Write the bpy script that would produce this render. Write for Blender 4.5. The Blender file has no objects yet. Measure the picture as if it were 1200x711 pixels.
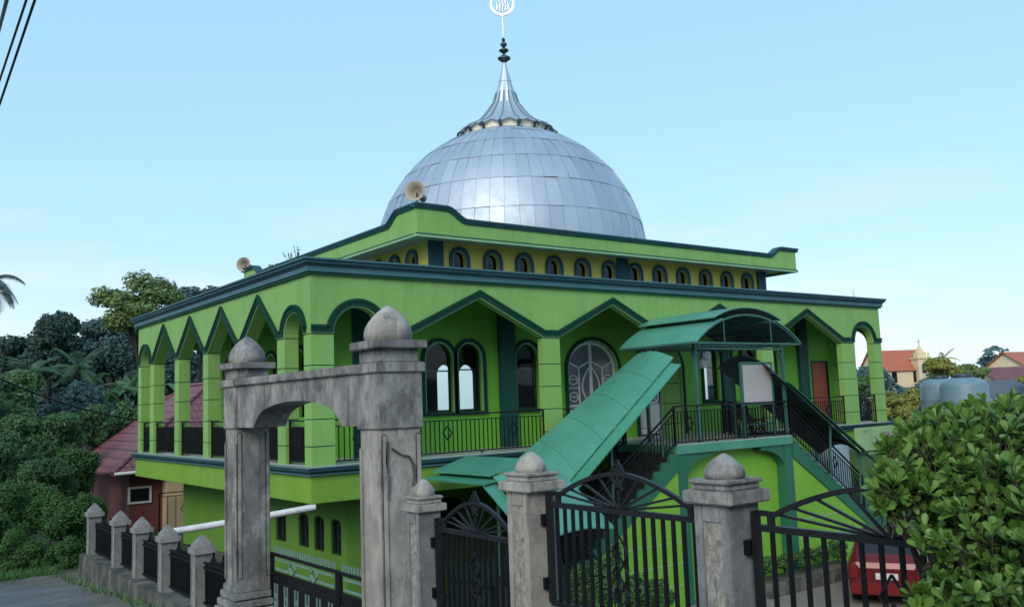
import bpy, bmesh, math, random
from mathutils import Vector, Matrix

random.seed(7)
sc = bpy.context.scene
COL = sc.collection
R_ = math.radians
PI = math.pi
BASE = {}          # world position of the Empty that owns each object


# ------------------------------------------------------------------ materials
def _mat(name):
    m = bpy.data.materials.new(name)
    m.use_nodes = True
    nt = m.node_tree
    b = nt.nodes['Principled BSDF']
    return m, nt, b


def _n(nt, t, **kw):
    n = nt.nodes.new(t)
    for k, v in kw.items():
        setattr(n, k, v)
    return n


def _mix(nt, fac, a, b, mode='MIX'):
    n = _n(nt, 'ShaderNodeMix', data_type='RGBA', blend_type=mode)
    for sock, v in ((n.inputs['Factor'], fac), (n.inputs['A'], a), (n.inputs['B'], b)):
        if hasattr(v, 'is_linked') or hasattr(v, 'links'):
            nt.links.new(v, sock)
        elif isinstance(v, (int, float)):
            sock.default_value = v
        else:
            sock.default_value = (*v, 1) if len(v) == 3 else v
    return n.outputs['Result']


def _noise(nt, scale, detail=4, rough=.6, stretch=None, dist=0):
    tc = _n(nt, 'ShaderNodeTexCoord')
    mp = _n(nt, 'ShaderNodeMapping')
    if stretch:
        mp.inputs['Scale'].default_value = stretch
    nt.links.new(tc.outputs['Object'], mp.inputs['Vector'])
    n = _n(nt, 'ShaderNodeTexNoise')
    n.inputs['Scale'].default_value = scale
    n.inputs['Detail'].default_value = detail
    n.inputs['Roughness'].default_value = rough
    n.inputs['Distortion'].default_value = dist
    nt.links.new(mp.outputs['Vector'], n.inputs['Vector'])
    return n.outputs['Fac']


def _ramp(nt, src, p0, p1, c0=0., c1=1.):
    r = _n(nt, 'ShaderNodeMapRange')
    r.inputs['From Min'].default_value = p0
    r.inputs['From Max'].default_value = p1
    r.inputs['To Min'].default_value = c0
    r.inputs['To Max'].default_value = c1
    r.clamp = True
    nt.links.new(src, r.inputs['Value'])
    return r.outputs['Result']


def _bump(nt, b, src, strength=.3, dist=.01):
    bp = _n(nt, 'ShaderNodeBump')
    bp.inputs['Strength'].default_value = strength
    bp.inputs['Distance'].default_value = dist
    nt.links.new(src, bp.inputs['Height'])
    nt.links.new(bp.outputs['Normal'], b.inputs['Normal'])


def paint(name, rgb, rough=.55, dirt=.35, metallic=0., spec=.4):
    """wall or metal paint: slow tone drift, rain streaks, fine grain"""
    m, nt, b = _mat(name)
    dark = tuple(c * .62 + .012 for c in rgb)
    pale = tuple(min(1, c * 1.12 + .012) for c in rgb)
    f1 = _ramp(nt, _noise(nt, .9, 5, .65), .35, .7)
    c = _mix(nt, f1, rgb, pale)
    st = _ramp(nt, _noise(nt, 1.6, 5, .7, (2.2, 2.2, .18)), .48, .74, 0, dirt)
    c = _mix(nt, st, c, dark)
    sp = _ramp(nt, _noise(nt, 26, 3, .7), .62, .78, 0, dirt * .7)
    c = _mix(nt, sp, c, dark)
    nt.links.new(c, b.inputs['Base Color'])
    b.inputs['Roughness'].default_value = rough
    b.inputs['Metallic'].default_value = metallic
    b.inputs['Specular IOR Level'].default_value = spec
    _bump(nt, b, _noise(nt, 40, 3), .12, .004)
    return m


def concrete(name, base, stain, pale, sc_=1.):
    m, nt, b = _mat(name)
    big = _ramp(nt, _noise(nt, 1.6 * sc_, 6, .7, None, .0), .38, .62)
    c = _mix(nt, big, base, stain)
    streak = _ramp(nt, _noise(nt, 2.3 * sc_, 6, .7, (1.2, 1.2, .6), .0), .47, .66)
    c = _mix(nt, streak, c, pale)
    black = _ramp(nt, _noise(nt, 2.2 * sc_, 8, .8, (1.1, 1.1, .6), .15), .55, .74, 0, .75)
    c = _mix(nt, black, c, (.032, .034, .034))
    drip = _ramp(nt, _noise(nt, 5.5 * sc_, 4, .6, (1.5, 1.5, .10)), .57, .68, 0, .55)
    c = _mix(nt, drip, c, (.050, .053, .052))
    speck = _ramp(nt, _noise(nt, 48, 3, .7), .58, .72, 0, .5)
    c = _mix(nt, speck, c, (.035, .037, .036))
    wh = _ramp(nt, _noise(nt, 14, 5, .75), .64, .76, 0, .6)
    c = _mix(nt, wh, c, (.42, .41, .38))
    nt.links.new(c, b.inputs['Base Color'])
    b.inputs['Roughness'].default_value = .92
    b.inputs['Specular IOR Level'].default_value = .2
    _bump(nt, b, _noise(nt, 22, 8, .75), .7, .012)
    return m


def plain(name, rgb, rough=.5, metallic=0., spec=.5):
    m, nt, b = _mat(name)
    f = _ramp(nt, _noise(nt, 6, 5, .7), .35, .7)
    c = _mix(nt, f, rgb, tuple(x * .72 for x in rgb))
    nt.links.new(c, b.inputs['Base Color'])
    b.inputs['Roughness'].default_value = rough
    b.inputs['Metallic'].default_value = metallic
    b.inputs['Specular IOR Level'].default_value = spec
    return m


def leafmat(name, dark, light, rough=.5, trans=.25, var=.75):
    m, nt, b = _mat(name)
    g = _n(nt, 'ShaderNodeNewGeometry')
    f = _ramp(nt, g.outputs['Random Per Island'], 0, 1, 0, var)
    c = _mix(nt, f, dark, light)
    f2 = _ramp(nt, _noise(nt, .55, 3), .4, .65, 0, .55)
    c = _mix(nt, f2, c, tuple(x * 1.3 for x in light))
    nt.links.new(c, b.inputs['Base Color'])
    b.inputs['Roughness'].default_value = rough
    b.inputs['Specular IOR Level'].default_value = .35
    tr = _n(nt, 'ShaderNodeBsdfTranslucent')
    nt.links.new(c, tr.inputs['Color'])
    mx = _n(nt, 'ShaderNodeMixShader')
    mx.inputs['Fac'].default_value = trans
    nt.links.new(b.outputs['BSDF'], mx.inputs[1])
    nt.links.new(tr.outputs['BSDF'], mx.inputs[2])
    nt.links.new(mx.outputs['Shader'], nt.nodes['Material Output'].inputs['Surface'])
    return m


def glass(name, tint=(.75, .82, .85), fac=.22):
    m, nt, b = _mat(name)
    t = _n(nt, 'ShaderNodeBsdfTransparent')
    t.inputs['Color'].default_value = (*tint, 1)
    g = _n(nt, 'ShaderNodeBsdfGlossy')
    g.inputs['Roughness'].default_value = .03
    lw = _n(nt, 'ShaderNodeLayerWeight')
    lw.inputs['Blend'].default_value = fac
    mx = _n(nt, 'ShaderNodeMixShader')
    nt.links.new(lw.outputs['Fresnel'], mx.inputs['Fac'])
    nt.links.new(t.outputs['BSDF'], mx.inputs[1])
    nt.links.new(g.outputs['BSDF'], mx.inputs[2])
    nt.links.new(mx.outputs['Shader'], nt.nodes['Material Output'].inputs['Surface'])
    return m


def dome_metal(name):
    m, nt, b = _mat(name)
    g = _n(nt, 'ShaderNodeNewGeometry')
    f = _ramp(nt, g.outputs['Random Per Island'], 0, 1)
    c = _mix(nt, f, (.45, .52, .60), (.55, .61, .68))
    d = _ramp(nt, _noise(nt, 1.2, 6, .7, (1, 1, .35)), .45, .75, 0, .45)
    c = _mix(nt, d, c, (.36, .42, .50))
    nt.links.new(c, b.inputs['Base Color'])
    b.inputs['Metallic'].default_value = .92
    r = _ramp(nt, _noise(nt, 3, 5), .3, .7, .56, .68)
    nt.links.new(r, b.inputs['Roughness'])
    return m


def tile_mat(name, rgb, rgb2):
    """roof tiles: courses along z, joints along the other axis"""
    m, nt, b = _mat(name)
    tc = _n(nt, 'ShaderNodeTexCoord')
    w = _n(nt, 'ShaderNodeTexWave', wave_type='BANDS', bands_direction='Z', wave_profile='SAW')
    w.inputs['Scale'].default_value = 1.15
    w.inputs['Distortion'].default_value = .3
    nt.links.new(tc.outputs['Object'], w.inputs['Vector'])
    w2 = _n(nt, 'ShaderNodeTexWave', wave_type='BANDS', bands_direction='X')
    w2.inputs['Scale'].default_value = 1.4
    nt.links.new(tc.outputs['Object'], w2.inputs['Vector'])
    f = _ramp(nt, _noise(nt, 1.8, 6, .7), .35, .7)
    c = _mix(nt, f, rgb, rgb2)
    e = _ramp(nt, w.outputs['Fac'], .0, .26, .95, 0)
    c = _mix(nt, e, c, tuple(x * .25 for x in rgb))
    nt.links.new(c, b.inputs['Base Color'])
    b.inputs['Roughness'].default_value = .6
    ad = _n(nt, 'ShaderNodeMath', operation='ADD')
    nt.links.new(w.outputs['Fac'], ad.inputs[0])
    nt.links.new(w2.outputs['Fac'], ad.inputs[1])
    _bump(nt, b, ad.outputs[0], .6, .04)
    return m


def asphalt(name, a, b_, c_):
    m, nt, b = _mat(name)
    f = _ramp(nt, _noise(nt, .5, 8, .7, None, .5), .4, .62)
    c = _mix(nt, f, a, b_)
    f = _ramp(nt, _noise(nt, 1.3, 8, .75), .52, .68, 0, .8)
    c = _mix(nt, f, c, c_)
    f = _ramp(nt, _noise(nt, 60, 3), .5, .7, 0, .5)
    c = _mix(nt, f, c, tuple(x * .5 for x in a))
    nt.links.new(c, b.inputs['Base Color'])
    b.inputs['Roughness'].default_value = .8
    _bump(nt, b, _noise(nt, 30, 6), .5, .01)
    return m


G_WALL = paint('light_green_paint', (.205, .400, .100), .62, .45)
G_BAND = paint('slab_green_paint', (.170, .350, .032), .62, .45)
G_INNER = paint('verandah_green_paint', (.125, .390, .026), .6, .2)
G_LOW = paint('shaded_ground_floor_green', (.105, .245, .022), .65, .45)  # darker green: the shade under the balcony slab is put into the colour
G_STAIR = paint('stair_wall_green_paint', (.165, .390, .028), .6, .25)
TEAL = paint('teal_trim_paint', (.015, .070, .092), .6, .3, 0, .25)
TEAL_L = paint('pale_teal_trim_paint', (.055, .145, .180), .6, .4, 0, .25)
TEAL_G = paint('dark_green_trim_paint', (.014, .095, .058), .65, .3, 0, .2)
MOULD = paint('deep_green_moulding', (.003, .042, .025), .7, .25, 0, .12)
LINE = paint('light_moulding_line', (.24, .42, .22), .55, .3)
PIL = paint('dark_green_pilaster_paint', (.006, .062, .052), .5, .2, 0, .2)
YEL = paint('yellow_wall_paint', (.66, .54, .085), .6, .3)
SILL = paint('grey_teal_sill', (.15, .25, .23), .6, .5)
TILEF = plain('pale_floor_tile', (.50, .50, .48), .35)
DKWALL = paint('dark_green_wall', (.010, .040, .022), .6, .3)
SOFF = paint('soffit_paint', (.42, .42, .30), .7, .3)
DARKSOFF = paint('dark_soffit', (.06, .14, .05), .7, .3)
CANOPY = paint('green_canopy_sheet', (.070, .265, .190), .36, .5, 0, .5)
CANOPY2 = paint('green_canopy_edge', (.055, .255, .170), .4, .3, 0, .5)
CANUNDER = paint('grey_canopy_sheet', (.055, .085, .095), .5, .4)
STEELG = paint('teal_steel_post', (.035, .125, .105), .5, .35)
BLACK = plain('black_iron', (.006, .006, .008), .5, 0, .25)
BLACKS = plain('scuffed_black_iron', (.012, .013, .016), .42, .0, .35)
STEPDK = plain('dark_step_tile', (.04, .045, .045), .5)
STRING = paint('dark_green_stringer', (.012, .120, .065), .5, .25)
DOME = dome_metal('aluminium_dome_sheet')
SEAM = plain('dome_seam', (.36, .42, .50), .55, .85)
SPIRE = paint('spire_metal', (.50, .57, .62), .5, .3, .8)
RIBM = plain('spire_rib_metal', (.20, .26, .31), .5, .6)
FINI = plain('finial_dark_metal', (.05, .09, .11), .4, .5)
SILV = plain('silver_metal', (.75, .78, .8), .25, .9)
CREAMP = plain('cream_panel', (.85, .80, .66), .5)
GLASS = glass('window_glass')
GLASSD = glass('dark_glass', (.14, .18, .24), .3)
FROST = plain('frosted_door_glass', (.16, .18, .20), .15)
WHITE = paint('white_frame_paint', (.62, .64, .65), .45, .3)
WOODR = paint('red_brown_door', (.30, .060, .030), .5, .3)
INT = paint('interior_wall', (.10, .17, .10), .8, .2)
CONC = concrete('weathered_concrete', (.265, .26, .25), (.125, .125, .125), (.40, .39, .365))
CONC_P = concrete('pale_weathered_concrete', (.36, .34, .305), (.22, .21, .195), (.47, .445, .40))
CONC_B = concrete('bluish_weathered_concrete', (.225, .235, .24), (.115, .125, .13), (.36, .36, .35))
CONC_D = concrete('dark_wall_concrete', (.10, .105, .10), (.05, .06, .05), (.20, .19, .17))
PEBBLE = concrete('pebble_dash_panel', (.33, .31, .27), (.20, .19, .17), (.45, .42, .37), 9)
ROOFT = tile_mat('maroon_roof_tile', (.165, .050, .060), (.23, .085, .095))
ROOFO = tile_mat('orange_roof_tile', (.52, .16, .075), (.42, .12, .06))
ROOFG = paint('grey_roof_sheet', (.085, .10, .13), .5, .4)
MAROON = paint('maroon_wall', (.15, .042, .042), .7, .35)
CREAM = paint('cream_wall', (.50, .40, .27), .7, .4)
SUNCREAM = paint('pale_cream_wall', (.66, .56, .36), .7, .3)
TANK = paint('blue_grey_plastic_tank', (.145, .235, .295), .45, .25)
TANKD = plain('dark_tank_lid', (.03, .06, .09), .5)
PVC = plain('white_pvc', (.72, .73, .74), .35)
BOARD = paint('white_board_sheet', (.42, .40, .395), .5, .3)
RED = plain('red_car_paint', (.13, .006, .011), .25, .1)
REDL = plain('red_lamp_plastic', (.17, .008, .008), .25)
CARGL = plain('dark_car_glass', (.012, .015, .02), .08)
RUBBER = plain('black_rubber', (.012, .012, .012), .8)
PLATE = plain('pale_number_plate', (.65, .6, .6), .4)
HORN = plain('grey_beige_horn', (.42, .36, .29), .45)
BARK = concrete('tree_bark', (.075, .066, .052), (.045, .04, .034), (.11, .10, .085))
ROAD = asphalt('old_asphalt', (.115, .125, .135), (.075, .08, .085), (.19, .185, .175))
PAVE = asphalt('courtyard_paving', (.235, .205, .175), (.18, .16, .135), (.29, .26, .23))
def far_green(m):
    """ground cover takes over from bare soil away from the road"""
    nt = m.node_tree
    b = nt.nodes['Principled BSDF']
    src = b.inputs['Base Color'].links[0].from_socket
    tc = _n(nt, 'ShaderNodeTexCoord')
    sp = _n(nt, 'ShaderNodeSeparateXYZ')
    nt.links.new(tc.outputs['Object'], sp.inputs['Vector'])
    f = _ramp(nt, sp.outputs['Y'], 8.2, 9.4)
    nt.links.new(_mix(nt, f, src, (.022, .042, .016)), b.inputs['Base Color'])
    return m


SOIL = asphalt('soil_and_grass', (.105, .092, .075), (.060, .058, .042), (.15, .14, .12))
GROUND = far_green(asphalt('ground_soil', (.145, .130, .108), (.075, .070, .055), (.20, .185, .16)))
L_BUSH = leafmat('glossy_bush_leaf', (.026, .090, .016), (.170, .300, .060), .34, .22, 1.)
L_DARK = leafmat('dark_tree_leaf', (.034, .072, .070), (.080, .142, .110), .6)
L_BLUE = leafmat('hazed_tree_leaf', (.050, .104, .118), (.092, .172, .155), .65)  # bluish because distance haze is put into the leaf colour
L_MID = leafmat('mid_green_leaf', (.042, .105, .044), (.115, .230, .092), .5)
L_LIGHT = leafmat('light_green_leaf', (.085, .150, .065), (.270, .360, .120), .5)
L_YEL = leafmat('yellow_green_leaf', (.150, .190, .040), (.400, .400, .110), .5)
L_SHRUB = leafmat('shrub_leaf', (.030, .092, .028), (.098, .215, .064), .5)
L_PALM = leafmat('palm_leaf', (.045, .105, .060), (.120, .210, .110), .5)
L_BAN = leafmat('banana_leaf', (.060, .150, .055), (.140, .260, .110), .4, .35)
CABLE = plain('black_cable', (.012, .012, .016), .6)


# ------------------------------------------------------------------ mesh builder
class MB:
    def __init__(self):
        self.v, self.f, self.mi, self.sm = [], [], [], []

    def add(self, vs, fs, mi=0, smooth=False):
        o = len(self.v)
        self.v += [tuple(p) for p in vs]
        for f in fs:
            self.f.append(tuple(i + o for i in f))
            self.mi.append(mi)
            self.sm.append(smooth)

    def box(self, x0, x1, y0, y1, z0, z1, mi=0):
        vs = [(x, y, z) for z in (z0, z1) for y in (y0, y1) for x in (x0, x1)]
        self.add(vs, [(0, 2, 3, 1), (4, 5, 7, 6), (0, 1, 5, 4), (1, 3, 7, 5), (3, 2, 6, 7), (2, 0, 4, 6)], mi)

    def taper(self, cx, cy, z0, z1, a0, b0, a1, b1, mi=0):
        vs = [(cx + sx * a * .5, cy + sy * b * .5, z) for (z, a, b) in ((z0, a0, b0), (z1, a1, b1)) for sy in (-1, 1) for sx in (-1, 1)]
        self.add(vs, [(0, 2, 3, 1), (4, 5, 7, 6), (0, 1, 5, 4), (1, 3, 7, 5), (3, 2, 6, 7), (2, 0, 4, 6)], mi)

    def prism(self, poly, mp, t0, t1, mi=0, smooth_side=False):
        """poly of (u,z); mp(u,t,z)->xyz"""
        n = len(poly)
        vs = [mp(u, t0, z) for u, z in poly] + [mp(u, t1, z) for u, z in poly]
        self.add(vs, [tuple(range(n)), tuple(range(2 * n - 1, n - 1, -1))], mi)
        o = len(self.v) - 2 * n
        for i in range(n):
            j = (i + 1) % n
            self.f.append((o + j, o + i, o + n + i, o + n + j))
            self.mi.append(mi)
            self.sm.append(False)

    def bar(self, a, b, w, h=None, mi=0):
        a, b = Vector(a), Vector(b)
        d = (b - a)
        if d.length < 1e-6:
            return
        d.normalize()
        up = Vector((0, 0, 1)) if abs(d.z) < .95 else Vector((0, 1, 0))
        s = d.cross(up).normalized()
        u = s.cross(d)
        h = h or w
        vs = []
        for p in (a, b):
            for (i, j) in ((-1, -1), (1, -1), (1, 1), (-1, 1)):
                vs.append(p + s * (i * w / 2) + u * (j * h / 2))
        self.add(vs, [(0, 1, 2, 3), (7, 6, 5, 4), (0, 4, 5, 1), (1, 5, 6, 2), (2, 6, 7, 3), (3, 7, 4, 0)], mi)

    def path(self, pts, w, h=None, mi=0):
        for a, b in zip(pts, pts[1:]):
            self.bar(a, b, w, h, mi)

    def tube(self, pts, r, n=8, mi=0, r1=None, cap=True):
        pts = [Vector(p) for p in pts]
        k = len(pts)
        rings = []
        for i, p in enumerate(pts):
            d = (pts[min(i + 1, k - 1)] - pts[max(i - 1, 0)]).normalized()
            up = Vector((0, 0, 1)) if abs(d.z) < .95 else Vector((1, 0, 0))
            s = d.cross(up).normalized()
            u = s.cross(d)
            rr = r if r1 is None else r + (r1 - r) * i / (k - 1)
            rings.append([p + (s * math.cos(2 * PI * q / n) + u * math.sin(2 * PI * q / n)) * rr for q in range(n)])
        vs = [v for rg in rings for v in rg]
        fs = []
        for i in range(k - 1):
            for q in range(n):
                fs.append((i * n + q, i * n + (q + 1) % n, (i + 1) * n + (q + 1) % n, (i + 1) * n + q))
        self.add(vs, fs, mi, True)
        if cap:
            self.add(rings[0], [tuple(range(n))], mi)
            self.add(rings[-1], [tuple(range(n))], mi)

    def lathe(self, prof, c, n=32, mi=0, smooth=True, axis='Z', wob=0):
        """prof of (r,z)"""
        vs = []
        for (r, z) in prof:
            for q in range(n):
                a = 2 * PI * (q + .5) / n
                rr = r * (1 + wob * math.sin(3 * a + z * 9))
                if axis == 'Z':
                    vs.append((c[0] + rr * math.cos(a), c[1] + rr * math.sin(a), c[2] + z))
                elif axis == 'Y':
                    vs.append((c[0] + rr * math.cos(a), c[1] + z, c[2] + rr * math.sin(a)))
                else:
                    vs.append((c[0] + z, c[1] + rr * math.cos(a), c[2] + rr * math.sin(a)))
        fs = []
        for i in range(len(prof) - 1):
            for q in range(n):
                fs.append((i * n + q, i * n + (q + 1) % n, (i + 1) * n + (q + 1) % n, (i + 1) * n + q))
        self.add(vs, fs, mi, smooth)
        if prof[0][0] > 1e-4:
            self.add(vs[:n], [tuple(range(n))], mi)
        if prof[-1][0] > 1e-4:
            self.add(vs[-n:], [tuple(range(n))], mi)

    def grid(self, fn, nu, nv, mi=0, smooth=True, thick=None, mi2=None):
        """fn(u,v) in 0..1 -> xyz; thick: vector to give the sheet a second face and rims"""
        vs = [Vector(fn(i / nu, j / nv)) for j in range(nv + 1) for i in range(nu + 1)]
        W = nu + 1
        fs = [(j * W + i, j * W + i + 1, (j + 1) * W + i + 1, (j + 1) * W + i) for j in range(nv) for i in range(nu)]
        self.add(vs, fs, mi, smooth)
        if thick is not None:
            t = Vector(thick)
            self.add([v + t for v in vs], [f[::-1] for f in fs], mi if mi2 is None else mi2, smooth)
            edge = [i for i in range(W)] + [j * W + nu for j in range(1, nv + 1)] + [nv * W + i for i in range(nu - 1, -1, -1)] + [j * W for j in range(nv - 1, 0, -1)]
            n = len(edge)
            ev = [vs[e] for e in edge] + [vs[e] + t for e in edge]
            self.add(ev, [(i, (i + 1) % n, n + (i + 1) % n, n + i) for i in range(n)], mi)

    def build(self, name, mats, parent=None, local=False, bevel=0, recalc=True):
        me = bpy.data.meshes.new(name)
        base = (0, 0, 0)
        if parent is not None:
            base = BASE.get(parent.name, (0, 0, 0))
        vs = self.v if local or base == (0, 0, 0) else [(p[0] - base[0], p[1] - base[1], p[2] - base[2]) for p in self.v]
        me.from_pydata(vs, [], self.f)
        if not isinstance(mats, (list, tuple)):
            mats = [mats]
        for m in mats:
            me.materials.append(m)
        me.polygons.foreach_set('material_index', self.mi)
        me.polygons.foreach_set('use_smooth', self.sm)
        if recalc:
            bm = bmesh.new()
            bm.from_mesh(me)
            bmesh.ops.remove_doubles(bm, verts=bm.verts, dist=1e-5) if bevel else None
            bmesh.ops.recalc_face_normals(bm, faces=bm.faces)
            if bevel:
                es = [e for e in bm.edges if len(e.link_faces) == 2 and e.calc_face_angle(0) > .6]
                bmesh.ops.bevel(bm, geom=es, offset=bevel, segments=2, affect='EDGES', clamp_overlap=True)
            bm.to_mesh(me)
            bm.free()
        me.update()
        o = bpy.data.objects.new(name, me)
        COL.objects.link(o)
        if parent is not None:
            o.parent = parent
            BASE[o.name] = base
        return o


def tag(o, label=None, cat=None, group=None, kind=None):
    if label: o['label'] = label
    if cat: o['category'] = cat
    if group: o['group'] = group
    if kind: o['kind'] = kind
    return o


def thing(name, loc, label, cat, group=None, rz=0):
    o = bpy.data.objects.new(name, None)
    COL.objects.link(o)
    o.location = loc
    o.rotation_euler.z = rz
    o.empty_display_size = .2
    BASE[o.name] = tuple(loc)
    return tag(o, label, cat, group)


def copy_tree(o, loc, rz=None, parent=None):
    c = o.copy()
    COL.objects.link(c)
    if parent is None:
        c.location = loc
        if rz is not None:
            c.rotation_euler.z = rz
    else:
        c.parent = parent
    for ch in [x for x in bpy.data.objects if x.parent == o]:
        copy_tree(ch, None, None, c)
    return c


FX = lambda y: (lambda u, t, z: (u, y + t, z))        # wall along x, thickness along +y
FY = lambda x: (lambda u, t, z: (x + t, u, z))        # wall along y, thickness along +x


def arc(ua, ub, zs, rise, n=16):
    c, r = (ua + ub) / 2, (ub - ua) / 2
    return [(c - r * math.cos(PI * i / n), zs + rise * math.sin(PI * i / n)) for i in range(n + 1)]


def wall_open(mb, u0, u1, z0, z1, ops, mp, t0, t1, mi=0):
    cur = u0
    for (ua, ub, sill, zs, rise) in sorted(ops):
        if ua - cur > 1e-4:
            mb.prism([(cur, z0), (ua, z0), (ua, z1), (cur, z1)], mp, t0, t1, mi)
        if sill - z0 > 1e-4:
            mb.prism([(ua, z0), (ub, z0), (ub, sill), (ua, sill)], mp, t0, t1, mi)
        top = arc(ua, ub, zs, rise) if rise > 0 else [(ua, zs), (ub, zs)]
        mb.prism(top + [(ub, z1), (ua, z1)], mp, t0, t1, mi)
        cur = ub
    if u1 - cur > 1e-4:
        mb.prism([(cur, z0), (u1, z0), (u1, z1), (cur, z1)], mp, t0, t1, mi)


def offset_path(P, d):
    """polyline offset to its left side"""
    out = []
    n = len(P)
    for i in range(n):
        def nrm(a, b):
            dx, dz = b[0] - a[0], b[1] - a[1]
            l = math.hypot(dx, dz)
            return (-dz / l, dx / l)
        if i == 0: m = nrm(P[0], P[1]); k = 1
        elif i == n - 1: m = nrm(P[-2], P[-1]); k = 1
        else:
            a, b = nrm(P[i - 1], P[i]), nrm(P[i], P[i + 1])
            m = (a[0] + b[0], a[1] + b[1])
            l = math.hypot(*m)
            m = (m[0] / l, m[1] / l)
            k = 1 / max(.35, m[0] * a[0] + m[1] * a[1])
        out.append((P[i][0] + m[0] * d * k, P[i][1] + m[1] * d * k))
    return out


def ribbon(mb, P, d0, d1, mp, t0, t1, mi):
    A, B = offset_path(P, d0), offset_path(P, d1)
    n = len(P)
    vs = [mp(u, t1, z) for u, z in A] + [mp(u, t0, z) for u, z in A] + [mp(u, t0, z) for u, z in B] + [mp(u, t1, z) for u, z in B]
    fs = []
    for i in range(n - 1):
        for k in range(3):
            fs.append((k * n + i, k * n + i + 1, (k + 1) * n + i + 1, (k + 1) * n + i))
    fs += [(0, n, 2 * n, 3 * n), (n - 1, 2 * n - 1, 3 * n - 1, 4 * n - 1)]
    mb.add(vs, fs, mi)


def railing(mb, p0, p1, h=.92, sp=.115, dia=(), low=.06, posts=True):
    p0, p1 = Vector(p0), Vector(p1)
    L = (p1 - p0).length
    up = Vector((0, 0, 1))
    n = max(2, round(L / sp))
    mb.bar(p0 + up * h, p1 + up * h, .045, .035)
    mb.bar(p0 + up * (h - .13), p1 + up * (h - .13), .022)
    mb.bar(p0 + up * low, p1 + up * low, .028)
    for i in range(n + 1):
        p = p0.lerp(p1, i / n)
        end = i in (0, n)
        mb.bar(p + up * (0 if end else low), p + up * (h if end else h - .13), .042 if (end and posts) else .021)
    d = (p1 - p0).normalized()
    for f in dia:
        c = p0.lerp(p1, f) + up * (h * .55)
        a, b = .12, .16
        q = [c + up * b, c + d * a, c - up * b, c - d * a]
        for i in range(4):
            mb.bar(q[i], q[(i + 1) % 4], .024)
    k = int(L / 1.5)
    for i in range(1, k):
        p = p0.lerp(p1, i / k)
        mb.bar(p - up * .02, p + up * low, .03)


# ------------------------------------------------------------------ camera, world, sun
cam = bpy.data.cameras.new('camera')
co = bpy.data.objects.new('camera', cam)
COL.objects.link(co)
YAW, PIT, ROL = 0.6518, 0.1099, -0.0372
fw = Vector((math.sin(YAW) * math.cos(PIT), math.cos(YAW) * math.cos(PIT), math.sin(PIT)))
rt = Vector((math.cos(YAW), -math.sin(YAW), 0))
up = rt.cross(fw)
r2 = rt * math.cos(ROL) + up * math.sin(ROL)
u2 = -rt * math.sin(ROL) + up * math.cos(ROL)
CAMP = Vector((-7.8563, -17.2468, 1.1803))
co.matrix_world = Matrix(((r2.x, u2.x, -fw.x, CAMP.x), (r2.y, u2.y, -fw.y, CAMP.y), (r2.z, u2.z, -fw.z, CAMP.z), (0, 0, 0, 1)))
cam.sensor_width = 36
cam.lens = 36 * 1041.94 / 1200
cam.clip_start = .05
cam.clip_end = 2000
sc.camera = co


def at(px, py, d):
    """a point of the place, d metres out along the photo's view axis"""
    return CAMP + fw * d + r2 * ((px - 600) / 1041.94 * d) + u2 * (-(py - 355.5) / 1041.94 * d)


SUN_AZ = math.atan2(-.82, -.57)          # compass: atan2(x, y) of the direction to the sun
SUN_EL = R_(31)
sdir = Vector((math.sin(SUN_AZ) * math.cos(SUN_EL), math.cos(SUN_AZ) * math.cos(SUN_EL), math.sin(SUN_EL)))
w = bpy.data.worlds.new('World')
sc.world = w
w.use_nodes = True
nt = w.node_tree
bg = nt.nodes['Background']
sky = _n(nt, 'ShaderNodeTexSky', sky_type='NISHITA')
sky.sun_disc = False
sky.sun_elevation = SUN_EL
sky.sun_rotation = SUN_AZ
sky.air_density = 1.0
sky.dust_density = 0.6
sky.ozone_density = 1.6
# thin pale cloud low on the horizon
tc = _n(nt, 'ShaderNodeTexCoord')
mp_ = _n(nt, 'ShaderNodeMapping')
mp_.inputs['Scale'].default_value = (2.2, 2.2, 11)
nt.links.new(tc.outputs['Generated'], mp_.inputs['Vector'])
nz = _n(nt, 'ShaderNodeTexNoise')
nz.inputs['Scale'].default_value = 2.2
nz.inputs['Detail'].default_value = 7
nz.inputs['Roughness'].default_value = .55
nt.links.new(mp_.outputs['Vector'], nz.inputs['Vector'])
cl = _ramp(nt, nz.outputs['Fac'], .42, .66, 0, .55)
sx = _n(nt, 'ShaderNodeSeparateXYZ')
nt.links.new(tc.outputs['Generated'], sx.inputs['Vector'])
lowf = _ramp(nt, sx.outputs['Z'], .03, .26, 1, 0)
mul = _n(nt, 'ShaderNodeMath', operation='MULTIPLY')
nt.links.new(cl, mul.inputs[0])
nt.links.new(lowf, mul.inputs[1])
gm = _n(nt, 'ShaderNodeGamma')
gm.inputs['Gamma'].default_value = .40
nt.links.new(sky.outputs['Color'], gm.inputs['Color'])
hs = _n(nt, 'ShaderNodeHueSaturation')
hs.inputs['Hue'].default_value = .492
hs.inputs['Saturation'].default_value = 1.8
hs.inputs['Value'].default_value = 2.05
nt.links.new(gm.outputs['Color'], hs.inputs['Color'])
even = _mix(nt, .5, hs.outputs['Color'], (1.45, 2.60, 3.55))
skyc = _mix(nt, mul.outputs[0], even, (3.7, 3.35, 3.4))
nt.links.new(skyc, bg.inputs['Color'])
bg.inputs['Strength'].default_value = .15

sl = bpy.data.lights.new('sun', 'SUN')
sl.energy = 1.1
sl.angle = R_(30)
sl.color = (1, .90, .76)
so = bpy.data.objects.new('sun', sl)
COL.objects.link(so)
so.rotation_euler = sdir.to_track_quat('Z', 'Y').to_euler()

sc.view_settings.view_transform = 'Standard'
sc.view_settings.look = 'None'
sc.view_settings.exposure = .96
sc.view_settings.gamma = 1


# ------------------------------------------------------------------ ground
YARD = -3.8


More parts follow.
